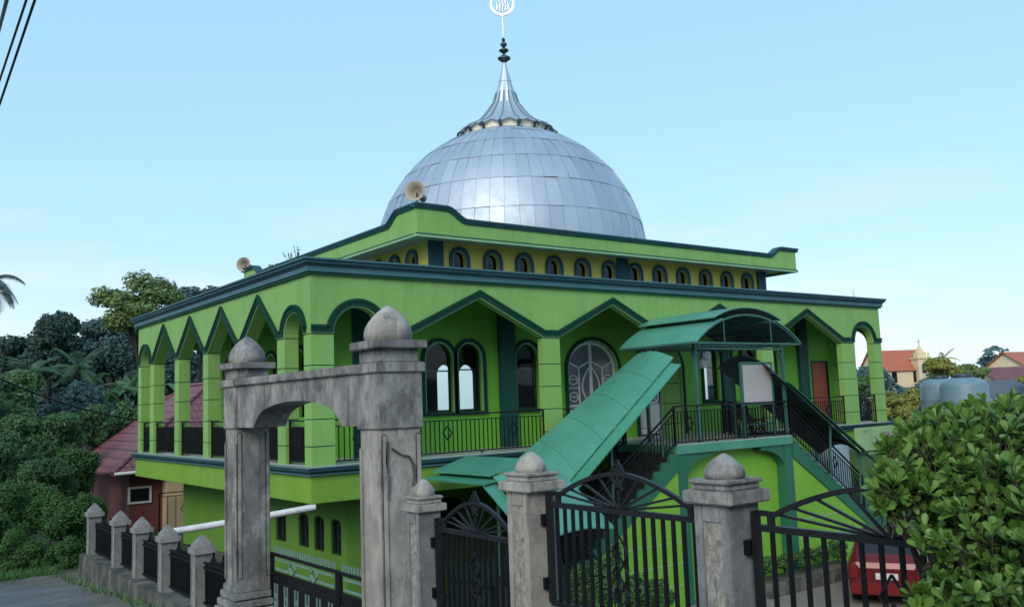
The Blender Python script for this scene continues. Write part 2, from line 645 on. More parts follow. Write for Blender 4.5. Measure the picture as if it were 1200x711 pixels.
def lerp_tab(t, tab):
    if t <= tab[0][0]: return tab[0][1]
    for (a, za), (b, zb) in zip(tab, tab[1:]):
        if t <= b:
            f = (t - a) / (b - a)
            return za + (zb - za) * f
    return tab[-1][1]


def road_z(y):
    return lerp_tab(y, [(-60, .3), (-24, -.35), (-17.2, -.48), (-13, -.85), (-10.8, -1.05), (-8.2, -1.62), (-3.6, -2.1), (2, -2.42), (7, -2.72), (14, -2.95), (60, -3.2)])


def sm(t):
    t = max(0, min(1, t))
    return t * t * (3 - 2 * t)


def ground_z(x, y):
    z = road_z(y)
    if x > -2.6 and y < 7.2:
        if y > -3.6:
            z = YARD + (z - YARD) * (0 if x > -2.35 else 1)
        else:
            z = YARD + (z - YARD) * (1 - sm((x + 2.2) / 3.2))
    elif x > -2.6:
        z = z + (YARD - z) * sm((x - 3) / 12)
    r = math.hypot(x, y)
    # hillside beyond the road on the left, lower land on the right
    z += 4.5 * sm((y - 18 - .35 * (x + 12)) / 60) * sm((14 - x) / 30)
    z -= 1.5 * sm((x - 26) / 40)
    # unseen rise added behind the camera to keep low light off the lower scene
    back = -((x + 7.86) * .60 + (y + 17.25) * .79)
    z += 13 * sm((back - 7) / 34)
    return z


def axis_pts(fine0, fine1, step, far):
    pts = []
    t = fine0
    while t <= fine1 + 1e-6:
        pts.append(t)
        t += step
    s = step
    a, b = fine0, fine1
    while b < far:
        s *= 1.35
        a -= s
        b += s
        pts = [a] + pts + [b]
    return pts


xs = sorted(set(axis_pts(-16, 28, 1.0, 700) + [-2.62, -2.45, -2.34, -2.2]))
ys = sorted(set(axis_pts(-24, 24, 1.0, 700) + [-3.61, -3.59, 7.19, 7.21]))
g = MB()
vs = [(x, y, ground_z(x, y)) for y in ys for x in xs]
W_ = len(xs)
g.add(vs, [(j * W_ + i, j * W_ + i + 1, (j + 1) * W_ + i + 1, (j + 1) * W_ + i) for j in range(len(ys) - 1) for i in range(W_ - 1)], 0, True)
tag(g.build('ground', GROUND, recalc=False), kind='structure')
g = MB()
NX, NY = 14, 48


def road_fn(u, v):
    y = -40 + 49 * v
    xe = -3.55 - .25 * math.sin(y * .9) * sm((y + 20) / 20) - .9 * sm((y - 4) / 5)
    x = -30 + (xe + 30) * u if y > 4 else -11.5 + (xe + 11.5) * u
    return (x, y, road_z(y) + .006)


g.grid(road_fn, NX, NY * 2)
tag(g.build('road', ROAD, recalc=False), kind='structure')
g = MB()
g.grid(lambda u, v: (1.1 + 26 * u, -14 + 13.9 * v, YARD + .006), 4, 4)
tag(g.build('courtyard', PAVE, recalc=False), kind='structure')


# ------------------------------------------------------------------ the mosque
W, D, H = 21.75, 13.26, 4.0
MOS = thing('mosque', (W / 2, D / 2, YARD), 'two storey light green mosque with silver dome, arcaded verandah and twin entrance stairs', 'mosque')
TW = .32     # arcade wall thickness
ZS, ZP = 2.76, 3.66

# ground floor (recessed) with small arched windows
GX0, GY0 = 1.15, 1.2
gz0, gz1 = YARD, -.74
GF = 3.2
mb = MB()
wl = [(1.08, 1.59), (1.94, 2.49), (2.77, 3.36), (4.1, 4.75), (6.2, 6.8), (7.1, 7.7)]
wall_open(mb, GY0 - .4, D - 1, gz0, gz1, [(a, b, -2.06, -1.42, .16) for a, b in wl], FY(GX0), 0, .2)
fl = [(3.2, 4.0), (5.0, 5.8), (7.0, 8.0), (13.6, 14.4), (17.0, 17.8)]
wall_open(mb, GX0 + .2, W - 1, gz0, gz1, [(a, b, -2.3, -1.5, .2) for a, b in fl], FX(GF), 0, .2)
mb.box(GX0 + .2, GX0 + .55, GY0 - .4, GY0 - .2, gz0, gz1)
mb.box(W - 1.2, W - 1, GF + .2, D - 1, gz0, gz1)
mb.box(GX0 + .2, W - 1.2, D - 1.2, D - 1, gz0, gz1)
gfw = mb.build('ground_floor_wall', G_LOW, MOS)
mb = MB()
mb.box(GX0 + 2.1, W - 1.4, GF + 2, GF + 2.1, gz0, gz1)
mb.box(GX0 + 2, GX0 + 2.1, GF + .25, D - 1.4, gz0, gz1)
mb.build('inner_partition', INT, MOS)
for (a, b) in wl:
    m = MB()
    m.prism(arc(a - .05, b + .05, -1.42, .21) + [(b + .05, -2.11), (a - .05, -2.11)], FY(GX0), .1, .12)
    wf = m.build('window', CARGL, MOS)
    m = MB()
    ribbon(m, [(a, -2.06)] + arc(a, b, -1.42, .16, 10) + [(b, -2.06)], -.04, 0, FY(GX0), .03, .09, 0)
    m.bar((GX0 + .06, (a + b) / 2, -2.06), (GX0 + .06, (a + b) / 2, -1.27), .025)
    m.build('frame', DKWALL, wf)
for (a, b) in fl:
    m = MB()
    m.prism(arc(a - .05, b + .05, -1.5, .25) + [(b + .05, -2.35), (a - .05, -2.35)], FX(GF), .1, .12)
    m.build('window', CARGL, MOS)
# balcony slab with its stepped moulding
m = MB()
m.box(-.05, W + .05, -.05, D + .05, -.74, -.17)
slab = m.build('balcony_slab', G_BAND, MOS, bevel=.012)
m = MB()
m.box(-.13, W + .13, -.13, D + .13, -.17, -.145, 1)
m.box(-.08, W + .08, -.08, D + .08, -.145, -.115, 0)
m.box(-.12, W + .12, -.12, D + .12, -.115, -.085, 2)
m.box(-.17, W + .17, -.17, D + .17, -.085, -.02, 0)
m.box(-.20, W + .20, -.20, D + .20, -.02, 0, 3)
m.build('slab_moulding', [TEAL, TEAL_L, TEAL_G, SILL], slab)
m = MB()
m.box(.0, W, .0, D, 0, .012)
m.build('verandah_floor', TILEF, MOS)

# arcade: spandrel walls, columns, mouldings
a1, bw = .0986 * W, (1 - 2 * .0986) / 4 * W
c0 = [a1 + i * bw for i in range(5)]
f_ops = [('arch', .52, 1.68)] + [('gable', c0[i] + (.27 if i else .28), c0[i + 1] - (.27 if i < 3 else .28)) for i in range(4)] + [('arch', W - 1.68, W - .52)]
b1, bl = .1195 * D, (1 - 2 * .1195) / 4 * D
l0 = [b1 + i * bl for i in range(5)]
l_ops = [('arch', .36, 1.36)] + [('gable', l0[i] + .2, l0[i + 1] - .2) for i in range(4)] + [('arch', D - 1.36, D - .36)]


def op_path(op, n=18):
    k, a, b = op
    if k == 'arch':
        return arc(a, b, ZS, (b - a) / 2, n)
    return [(a, ZS), ((a + b) / 2, ZP), (b, ZS)]


def arcade(ops, L, mp, ends, TW=.32):
    """wall above spring line, one block per bay; columns below"""
    s = MB()
    cur = ends[0]
    for k, op in enumerate(ops):
        nxt = ops[k + 1][1] if k + 1 < len(ops) else None
        right = ends[1] if nxt is None else (op[2] + nxt) / 2
        P = op_path(op)
        s.prism([(cur, ZS)] + P + [(right, ZS), (right, H), (cur, H)], mp, 0, TW)
        cur = right
    wl_ = s.build('arcade_wall', G_WALL, MOS)
    full = [(ends[0], ZS)]
    for op in ops:
        full += op_path(op)
    full.append((ends[1], ZS))
    s = MB()
    ribbon(s, full, .0, .026, mp, -.02, 0, 1)
    ribbon(s, full, .026, .095, mp, -.05, 0, 0)
    ribbon(s, full, .095, .118, mp, -.035, 0, 2)
    ribbon(s, full, .118, .18, mp, -.065, 0, 0)
    s.build('arch_moulding', [MOULD, LINE, TEAL_G], wl_)
    # columns: stacked blocks with a groove between
    us = [ends[0]] + [v for op in ops for v in op[1:]] + [ends[1]]
    for i in range(0, len(us), 2):
        c = MB()
        u0, u1 = us[i], us[i + 1]
        zb = [.012, .42, .98, 1.54, 2.10, ZS]
        for z0, z1 in zip(zb, zb[1:]):
            c.prism([(u0, z0), (u1, z0), (u1, z1 - .022), (u0, z1 - .022)], mp, 0, TW)
            c.prism([(u0 + .012, z1 - .022), (u1 - .012, z1 - .022), (u1 - .012, z1), (u0 + .012, z1)], mp, .012, TW - .012, 1)
        c.build('column', [G_WALL, MOULD], MOS)


FT = .22
arcade(f_ops, W, FX(0), (0, W), FT)
arcade(l_ops, D, FY(0), (FT, D))
arcade(l_ops, D, lambda u, t, z: (W - t, u, z), (FT, D))
m = MB()
m.box(TW, W - TW, D - TW, D, 3.3, H)
for i in range(7):
    x = TW + (W - 2 * TW) * i / 6
    m.box(max(TW, x - .2), min(W - TW, x + .2), D - TW, D, .012, 3.3)
m.build('arcade_wall', G_WALL, MOS)

# cornice (stacked slabs, each reaching further out) and the flat roof
m = MB()
for z0, z1, d, k in ((4.0, 4.05, .07, 2), (4.05, 4.18, .11, 1), (4.18, 4.215, .15, 0), (4.215, 4.29, .19, 0), (4.29, 4.33, .23, 1)):
    m.box(-d, W + d, -d, D + d, z0, z1, k)
m.build('cornice', [TEAL, TEAL_L, TEAL_G], MOS)

# main hall walls
HX0, HX1, HY0, HY1 = 1.85, 19.9, 1.78, 11.5
HW = .2
fw_ops = []
for x, ww, k in ((4.27, .80, 'w'), (5.2, .74, 'w'), (7.1, .74, 'w'), (9.5, 1.9, 'd'), (12.24, 1.9, 'd'), (14.64, .74, 'w'), (16.55, .74, 'w'), (17.5, .80, 'w')):
    if k == 'w':
        fw_ops.append((x - ww / 2, x + ww / 2, .98, 2.72 - ww / 2, ww / 2))
    else:
        fw_ops.append((x - ww / 2, x + ww / 2, .012, 2.82 - .8, .8))
m = MB()
wall_open(m, HX0, W - TW, .012, H, fw_ops + [(20.1, 21.05, .012, 2.2, 0)], FX(HY0), 0, HW)
hall = m.build('main_wall', G_INNER, MOS)
side = [(3.0, 3.75), (4.35, 5.1), (6.3, 7.05), (8.2, 8.95), (9.6, 10.35)]
for (nm, x) in (('l', HX0), ('r', HX1)):
    m = MB()
    wall_open(m, HY0 + HW, HY1, .012, H, [(a, b, .98, 2.35, (b - a) / 2) for a, b in side], FY(x - (0 if nm == 'l' else HW)), 0, HW)
    m.build('main_wall', G_INNER, MOS)
    if nm == 'l':
        for a, b in side:
            s = MB()
            P = [(a, .98)] + arc(a, b, 2.35, (b - a) / 2, 12) + [(b, .98)]
            ribbon(s, P, 0, .05, FY(x), -.03, 0, 1)
            ribbon(s, P, .05, .13, FY(x), -.05, 0, 0)
            s.build('window_moulding', [MOULD, LINE], MOS)
bk = [(x - .38, x + .38, .7, 2.3, .38) for x in (3.2, 5.4, 7.6, 9.4, 10.62, 11.62, 13.0, 15.4, 17.8)]
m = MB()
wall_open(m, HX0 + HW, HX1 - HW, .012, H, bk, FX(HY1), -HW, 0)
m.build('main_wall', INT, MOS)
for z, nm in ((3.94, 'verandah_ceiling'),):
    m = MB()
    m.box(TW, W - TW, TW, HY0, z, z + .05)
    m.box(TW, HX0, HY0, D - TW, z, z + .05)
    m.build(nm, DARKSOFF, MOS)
# windows of the front wall: frame (two leaves), glass
for (ua, ub, sill, zs, rise) in fw_ops:
    isdoor = sill < .5
    P = [(ua, sill)] + arc(ua, ub, zs, rise, 18) + [(ub, sill)]
    s = MB()
    ribbon(s, P, 0, .04, FX(HY0), -.025, 0, 1)
    ribbon(s, P, .04, .13, FX(HY0), -.06, 0, 0)
    if not isdoor:
        s.box(ua - .13, ub + .13, HY0 - .09, HY0, sill - .07, sill - .001, 0)
    s.build('window_moulding', [MOULD, LINE], MOS)
    c = (ua + ub) / 2
    yb = HY0 + .12
    if not isdoor:
        s = MB()
        ribbon(s, P, -.05, 0, FX(HY0), .09, .14, 0)
        s.bar((ua, yb, sill + .03), (ub, yb, sill + .03), .05)
        s.bar((ua, yb, zs - .3), (ub, yb, zs - .3), .035)
        fr = s.build('window', CARGL, MOS)
        s = MB()
        s.prism(P, FX(HY0), .112, .118)
        s.build('pane', GLASS, fr)
    else:
        s = MB()
        ribbon(s, P, -.08, 0, FX(HY0), .08, .15, 0)
        s.bar((c, yb, sill), (c, yb, zs + rise), .10, .06)
        # lattice of the upper leaves
        for q in (-1, 1):
            e = q * (ub - ua) / 2
            s.bar((c, yb, zs + .25), (c + e * .48, yb, zs + .05), .045)
            s.bar((c + e * .48, yb, zs + .05), (c + e * .9, yb, zs + .22), .045)
            s.bar((c + e * .48, yb, zs + .05), (c + e * .48, yb, .9), .045)
            s.bar((c, yb, 1.0), (c + e, yb, 1.0), .06)
            s.bar((c, yb, .15), (c + e, yb, .15), .16)
            pts = [(c + e * .02 + e * .33 * math.sin(PI * i / 12), yb, .95 + (zs + .1 - .95) * i / 12) for i in range(13)]
            s.path(pts, .04)
            for zz in (1.25, 1.5, 1.75):
                s.bar((c + e * .48, yb, zz), (c + e * .92, yb, zz), .03)
            for zz in (1.12, 1.6):
                ring = [(c + e * .7 + .16 * math.cos(2 * PI * i / 12), yb, zz + .13 + .13 * math.sin(2 * PI * i / 12)) for i in range(13)]
                s.path(ring, .03)
            s.box(min(c + .04 * q, c + e * .9), max(c + .04 * q, c + e * .9), yb - .015, yb + .015, .25, .95)
        dr = s.build('door', WHITE, MOS)
        s = MB()
        s.prism(P, FX(HY0), .118, .124)
        s.build('pane', FROST, dr)
        s = MB()
        s.tube([(c - .09, yb - .05, 1.0), (c - .09, yb - .09, 1.03), (c - .09, yb - .09, 1.2), (c - .09, yb - .05, 1.23)], .012, 6)
        s.build('handle', SILV, dr)
# pilasters on the hall front and left side
for x in (2.1, 6.38, 15.36, 19.52):
    m = MB()
    m.box(x - .26, x + .26, HY0 - .12, HY0 - .001, .012, 3.94)
    m.build('pilaster', PIL, MOS)
for y in (5.7, 9.3):
    m = MB()
    m.box(HX0 - .1, HX0 - .001, y - .26, y + .26, .012, 3.94)
    m.build('pilaster', PIL, MOS)
m = MB()
m.box(20.1, 21.05, HY0 + .04, HY0 + .09, .012, 2.2)
m.box(20.2, 20.95, HY0 + .02, HY0 + .04, .25, 1.0)
m.box(20.2, 20.95, HY0 + .02, HY0 + .04, 1.15, 2.05)
rd = m.build('door', WOODR, MOS)
rd['label'] = 'red brown wooden door at the far right end of the verandah'
m = MB()
m.box(20.05, 20.1, HY0 - .02, HY0 + .1, .012, 2.25)
m.box(21.05, 21.1, HY0 - .02, HY0 + .1, .012, 2.25)
m.box(20.1, 21.05, HY0 - .02, HY0 + .1, 2.2, 2.25)
m.build('door_frame', PIL, rd)

# verandah railings, one panel per bay
for i, (k, a, b) in enumerate(f_ops):
    if i == 3:      # the middle of the front is open to the landing on its left half
        pass
    for (p, q) in ([(a, b)] if i not in (2, 3) else ([(a, 8.35)] if i == 2 else [(13.05, b)])):
        m = MB()
        dd = (.25, .75) if q - p > 3 else ((.5,) if q - p > 1 else ())
        railing(m, (p, .1, .02), (q, .1, .02), .92, .125, dd)
        m.build('railing', BLACK, MOS)
for xx in (.1, W - .1):
    for (k, a, b) in l_ops:
        m = MB()
        railing(m, (xx, a, .02), (xx, b, .02), .92, .068, (.5,))
        m.build('railing', BLACK, MOS)

# clerestory drum
UX0, UX1, UY0, UY1 = 4.03, 17.71, 1.78, 11.48
wx = [10.87 + (i - 5.5) * 1.07 for i in range(12)]
wy = [2.55 + i * .91 for i in range(10)]
z0u, z1u = 4.33, 5.34
wops = [(x - .19, x + .19, 4.42, 4.93, .19) for x in wx]
yops = [(y - .17, y + .17, 4.42, 4.93, .17) for y in wy]
m = MB()
wall_open(m, UX0, UX1, z0u, z1u, wops, FX(UY0), 0, .15)
wall_open(m, UX0, UX1, z0u, z1u, wops, FX(UY1 - .15), 0, .15)
wall_open(m, UY0 + .15, UY1 - .15, z0u, z1u, yops, FY(UX0), 0, .15)
wall_open(m, UY0 + .15, UY1 - .15, z0u, z1u, yops, FY(UX1 - .15), 0, .15)
m.build('clerestory_wall', YEL, MOS)
for (ops, mp) in ((wops, FX(UY0)), (yops, FY(UX0))):
    for (a, b, s0, zs, r) in ops:
        P = [(a, s0)] + arc(a, b, zs, r, 12) + [(b, s0)]
        s = MB()
        ribbon(s, P, -.001, .035, mp, -.03, 0, 1)
        ribbon(s, P, .035, .125, mp, -.055, 0, 0)
        s.prism([(a - .125, s0 - .05), (b + .125, s0 - .05), (b + .125, s0), (a - .125, s0)], mp, -.06, 0, 0)
        wn = s.build('clerestory_window', [TEAL, SILL], MOS)
        s = MB()
        s.prism(P, mp, .1, .106)
        s.build('pane', GLASSD, wn)
for (x, y, dx, dy) in [(x, UY0, .2, .05) for x in (UX0 + .22, 10.87, UX1 - .2)]:
    m = MB()
    m.box(x - .22, x + .22, y - .06, y - .001, z0u, z1u)
    m.build('pilaster', TEAL, MOS)

# upper roof: overhanging slab, band with raised swept corners
OX0, OX1, OY0, OY1 = 3.25, 18.49, 1.0, 12.5
m = MB()
m.box(OX0 + .04, OX1 - .04, OY0 + .04, OY1 - .04, 5.34, 5.5)
m.build('roof_soffit', SOFF, MOS)


def band_top(s, L):
    """height of the band at distance s along a side of length L"""
    e = min(s, L - s)
    lo, hi = 5.70, 5.98
    if e < .85: return hi
    if e < 1.45: return lo + (hi - lo) * (1 - sm((e - .85) / .6))
    return lo


def band_side(mb, mb2, mp, L, c0=0., c1=0.):
    n = 90
    ss = sorted(set([L * i / n for i in range(n + 1)] + [.85 + .06 * i for i in range(11)] + [L - .85 - .06 * i for i in range(11)]))
    ss = [s for s in ss if c0 < s < L - c0]
    ss = [c0] + ss + [L - c0]
    poly = [(c0, 5.30), (L - c0, 5.30)] + [(s, band_top(s, L)) for s in reversed(ss)]
    mb.prism(poly, mp, 0, .14)
    P = [(-c1 if c0 == 0 else .185, band_top(0, L))] + [(s, band_top(s, L)) for s in ss if .2 < s < L - .2] + [(L + c1 if c0 == 0 else L - .185, band_top(L, L))]
    ribbon(mb2, P, -.035, 0, mp, -.03, .0, 1)
    ribbon(mb2, P, .0, .05, mp, -.055, .16, 0)
    ribbon(mb2, P, .05, .10, mp, -.085, .18, 0)
    Q = [(-.045, 5.30), (L + .045, 5.30)] if c0 == 0 else [(.145, 5.30), (L - .145, 5.30)]
    ribbon(mb2, Q, -.0, .045, mp, -.025, 0, 2)
    ribbon(mb2, Q, -.05, .0, mp, -.045, .14, 3)


m, m2 = MB(), MB()
lx, ly = OX1 - OX0, OY1 - OY0
band_side(m, m2, lambda u, t, z: (OX0 + u, OY0 + t, z), lx, 0, .085)
band_side(m, m2, lambda u, t, z: (OX0 + u, OY1 - t, z), lx, 0, .085)
band_side(m, m2, lambda u, t, z: (OX0 + t, OY0 + u, z), ly, .1405)
band_side(m, m2, lambda u, t, z: (OX1 - t, OY0 + u, z), ly, .1405)
ur = m.build('roof_parapet', G_WALL, MOS)
m2.build('parapet_coping', [TEAL, TEAL_G, TEAL_G, LINE], ur)
m = MB()
m.box(OX0 + .15, OX1 - .15, OY0 + .15, OY1 - .15, 5.5, 5.56)
m.build('upper_roof', CONC, MOS)

# dome of overlapping sheet-metal panels
DC, DR, DZ = (10.60, 6.87), 4.64, 5.94
m = MB()
rnd = random.Random(3)
rows = [0, 12.5, 25, 37, 49, 60.5, 71, 80]
NP = 64
for r in range(len(rows) - 1):
    e0, e1 = R_(rows[r]), R_(rows[r + 1])
    npn = NP if r < 5 else NP // 2
    for k in range(npn):
        a0, a1 = 2 * PI * k / npn, 2 * PI * (k + 1) / npn
        t1, t2, dr = rnd.gauss(0, .0032), rnd.gauss(0, .0032), rnd.uniform(-.003, .004)
        vs, fs = [], []
        for j in range(4):
            for i in range(3):
                f, h = i / 2, j / 3
                a, e = a0 + (a1 - a0) * f, e0 + (e1 - e0) * h
                rr = DR + dr + t1 * (f - .5) * 1.6 + t2 * (h - .5) * 2 + .012 * (1 - h)
                vs.append((DC[0] + rr * math.cos(e) * math.cos(a), DC[1] + rr * math.cos(e) * math.sin(a), DZ + rr * math.sin(e)))
        for j in range(3):
            for i in range(2):
                fs.append((j * 3 + i, j * 3 + i + 1, (j + 1) * 3 + i + 1, (j + 1) * 3 + i))
        m.add(vs, fs, 0, True)
m.lathe([(DR + .0, -.6), (DR + .0, 0.01)], (DC[0], DC[1], DZ), 96)
dome = m.build('dome', DOME, MOS, recalc=False)
m = MB()
for e in rows[1:-1]:
    rr, zz = DR * math.cos(R_(e)), DR * math.sin(R_(e))
    m.lathe([(rr - .01, zz - .008), (rr + .009, zz - .008), (rr + .007, zz + .008), (rr - .02, zz + .008)], (DC[0], DC[1], DZ), 96)
# folded standing seams
for r in range(len(rows) - 1):
    npn = NP if r < 5 else NP // 2
    for k in range(npn):
        a = 2 * PI * k / npn
        pts = []
        for j in range(4):
            e = R_(rows[r] + (rows[r + 1] - rows[r]) * j / 3)
            rr = DR + .008
            pts.append((DC[0] + rr * math.cos(e) * math.cos(a), DC[1] + rr * math.cos(e) * math.sin(a), DZ + rr * math.sin(e)))
        m.path(pts, .009)
m.build('dome_seam', SEAM, dome)
# collar with cream panels, flared spire, finial
sx_, sy_ = DC
m = MB()
m.lathe([(1.50, 10.15), (1.50, 10.60)], (sx_, sy_, 0), 40, 0, False)
NF = 16
for k in range(NF):
    a = 2 * PI * k / NF
    ca, sa = math.cos(a), math.sin(a)
    m.path([(sx_ + 1.54 * ca, sy_ + 1.54 * sa, 10.20), (sx_ + 1.55 * ca, sy_ + 1.55 * sa, 10.42), (sx_ + 1.62 * ca, sy_ + 1.62 * sa, 10.52), (sx_ + 1.74 * ca, sy_ + 1.74 * sa, 10.46), (sx_ + 1.76 * ca, sy_ + 1.76 * sa, 10.36)], .07, .06, 1)
m.build('spire_collar', [CREAMP, FINI], MOS)
m = MB()
prof = [(1.66, 10.56), (1.50, 10.63), (1.29, 10.73), (1.06, 10.86), (.85, 11.06), (.66, 11.30), (.50, 11.54), (.46, 11.56), (.335, 11.98), (.22, 12.37), (.23, 12.385), (.13, 12.76), (.04, 13.12)]
vs = []
NS = NF * 4
for (r, z) in prof:
    for q in range(NS):
        a = 2 * PI * q / NS
        flute = 1 + (.035 if q % 4 == 0 else (-.012 if q % 4 == 2 else 0)) * (1 if r > .3 else .5)
        dz = 0
        if r > 1.6:
            dz = .11 * (0.5 - .5 * math.cos(2 * PI * (q % 4) / 4)) - .08
        vs.append((sx_ + r * flute * math.cos(a), sy_ + r * flute * math.sin(a), z + dz))
fs = [(i * NS + q, i * NS + (q + 1) % NS, (i + 1) * NS + (q + 1) % NS, (i + 1) * NS + q) for i in range(len(prof) - 1) for q in range(NS)]
m.add(vs, fs, 0, False)
m.add([(sx_, sy_, 10.6)] + vs[:NS], [(0, 1 + q, 1 + (q + 1) % NS) for q in range(NS)], 0)
spire = m.build('spire', SPIRE, MOS, recalc=False)
m = MB()
for q in range(0, NS, 4):
    pts = [(sx_ + r * 1.045 * math.cos(2 * PI * q / NS), sy_ + r * 1.045 * math.sin(2 * PI * q / NS), z - (.08 if r > 1.6 else 0)) for r, z in prof[:9]]
    m.path(pts, .03)
m.build('spire_rib', RIBM, spire)
m = MB()
m.lathe([(.03, 13.06), (.05, 13.10), (.24, 13.24), (.24, 13.27), (.05, 13.40), (.04, 13.43), (.18, 13.54), (.18, 13.56), (.04, 13.66), (.13, 13.76), (.13, 13.78), (.035, 13.87), (.075, 13.94), (.03, 14.0), (.02, 14.04)], (sx_, sy_, 0), 8, 0, False)
m.build('finial', FINI, spire)
m = MB()
m.tube([(sx_, sy_, 14.0), (sx_, sy_, 14.9)], .018, 6)
cz = 15.26
vdir = Vector((r2.x, r2.y, 0)).normalized()
pts, inn = [], []
N_ = 40
vs, fs = [], []
nrm_ = Vector((-vdir.y, vdir.x, 0))
for i in range(N_ + 1):
    a = R_(-90 - 158 + 316 * i / N_)
    th = .012 + .085 * math.cos((i / N_ - .5) * PI) ** 1.2
    for rr, tt in ((.43, -.03), (.43 - th, -.03), (.43 - th, .03), (.43, .03)):
        p = Vector((sx_, sy_, cz)) + vdir * (rr * math.cos(a)) + Vector((0, 0, rr * math.sin(a))) + nrm_ * tt
        vs.append(p)
for i in range(N_):
    for q in range(4):
        fs.append((i * 4 + q, i * 4 + (q + 1) % 4, i * 4 + 4 + (q + 1) % 4, i * 4 + 4 + q))
m.add(vs, fs, 0)
for q, (dx, hh) in enumerate(((-.2, .3), (-.1, .42), (0, .5), (.1, .42), (.2, .3))):
    b0 = Vector((sx_, sy_, cz - .28 + abs(dx) * .35)) + vdir * dx
    m.tube([b0, b0 + Vector((0, 0, hh * .5)) + vdir * .03, b0 + Vector((0, 0, hh))], .034, 6)
m.build('crescent', SILV, spire)

# landing, its supports, and the two flights
LX0, LX1, LY = 8.4, 13.0, -2.3
m = MB()
m.box(LX0, LX1, LY, -.22, -.24, -.02)
m.build('landing', CANOPY2, MOS, bevel=.01)
m = MB()
m.box(LX0 + .02, LX1 - .02, LY + .02, -.22, -.02, -.002)
m.build('landing_floor', TILEF, MOS)
m = MB()
m.box(LX0 + .36, LX1 - .36, LY + .32, LY + .44, YARD, -.24)
m.build('landing_wall', G_STAIR, MOS)
for x in (LX0 + .18, LX1 - .18):
    m = MB()
    m.box(x - .17, x + .17, LY + .03, LY + .37, YARD, -.24)
    s_ = 1 if x < 10 else -1
    P = [(x + s_ * .17, -.24), (x + s_ * 1.15, -.24)] + [(x + s_ * (1.15 - .98 * math.sin(PI / 2 * i / 8)), -.34 - .55 * (1 - math.cos(PI / 2 * i / 8))) for i in range(9)]
    m.prism(P, FX(LY + .05), 0, .26)
    m.build('pillar', STRING, MOS)
NST, RUN, RISE = 12, .272, .19


def flight(x0, sgn, name='staircase'):
    """stairs running along x from the landing edge x0"""
    m = MB()
    for i in range(NST):
        xa = x0 + sgn * RUN * i
        xb = xa + sgn * (RUN + .02)
        zt = -RISE * (i + 1)
        m.box(min(xa, xb), max(xa, xb), LY + .1, -.5, zt - .06, zt)
        m.box(min(xa, xa + sgn * .03), max(xa, xa + sgn * .03), LY + .1, -.5, zt, zt + RISE - .061 if i else zt + RISE - .25)
    st = m.build('staircase', STEPDK, MOS)
    # sawtooth stringer
    P = []
    for i in range(NST):
        P += [(x0 + sgn * RUN * i, -RISE * (i + 1) - .02), (x0 + sgn * RUN * (i + 1), -RISE * (i + 1) - .02)]
    e = x0 + sgn * RUN * NST
    Q = P + [(e, -RISE * NST - .42), (x0, -.62)]
    for y in (LY, -.5):
        m = MB()
        m.prism(Q, FX(y), 0, .1)
        m.build('stringer', STRING, st)
    m = MB()
    zb = -RISE * NST - .43
    m.prism([(x0 - sgn * .01, -.63), (e, zb), (e, YARD), (x0 - sgn * .01, YARD)], FX(LY), .03, .15)
    for z in (-2.3, -2.8, -3.3):
        xe = x0 + sgn * min(NST * RUN, max(.3, (-z - .75) / .70))
        m.box(min(x0, xe), max(x0, xe), LY + .022, LY + .0295, z, z + .03, 1)
    m.build('stair_wall', [G_STAIR, LINE], st)
    return st, e


stl, eL = flight(LX0, -1)
strr, eR = flight(LX1, 1)
for st, x0, e, sg in ((stl, LX0, eL, -1), (strr, LX1, eR, 1)):
    for y in (LY + .04, -.46):
        m = MB()
        railing(m, (x0, y, -.02), (e, y, -RISE * NST), .92, .13, (.25, .6, .9))
        m.build('railing', BLACK, st)
# left mid landing and the last flight towards the gate
m = MB()
zm = -RISE * NST
m.box(2.75, eL, LY + .0, -.5, zm - .2, zm)
m.box(2.9, eL - .2, LY + .15, -.6, YARD, zm - .2)
m.build('landing', DKWALL, MOS)
m = MB()
nl = 8
for i in range(nl):
    z = zm - .19 * (i + 1)
    m.box(2.85, 4.75, LY - .27 * (i + 1), LY - .27 * i, YARD, z)
st3 = m.build('staircase', STEPDK, MOS)
for x in (2.9, 4.7):
    m = MB()
    railing(m, (x, LY, zm), (x, LY - .27 * nl, YARD + .05), .9, .13, (.5,))
    m.build('railing', BLACK, st3)
# right flight foot
m = MB()
m.box(eR, eR + 1.6, LY, -.5, YARD, zm - .001)
m.build('landing', STRING, MOS)
# railings of the landing: front and the short returns
m = MB()
railing(m, (LX0, LY + .05, -.01), (LX1, LY + .05, -.01), .93, .125, (.12, .62, .9))
m.build('railing', BLACK, MOS)
for x in (LX0 + .05, LX1 - .05):
    m = MB()
    railing(m, (x, -.5, -.01), (x, -.22, -.01), .93, .14, ())
    m.build('railing', BLACK, MOS)

# barrel canopy over the landing, in two tiers
CXc, CH, CE, CR = 10.97, 2.13, 2.48, .77
RR = (CH * CH + CR * CR) / (2 * CR)


def barrel(dx, lift=0.):
    return CE + CR - RR + math.sqrt(RR * RR - dx * dx) + lift


def sheet(mb, xa, xb, ya, yb, lift):
    mb.grid(lambda u, v: (CXc + xa + (xb - xa) * u, ya + (yb - ya) * v, barrel(xa + (xb - xa) * u, lift)), 14, 6, 0, True, (0, 0, -.03), 1)


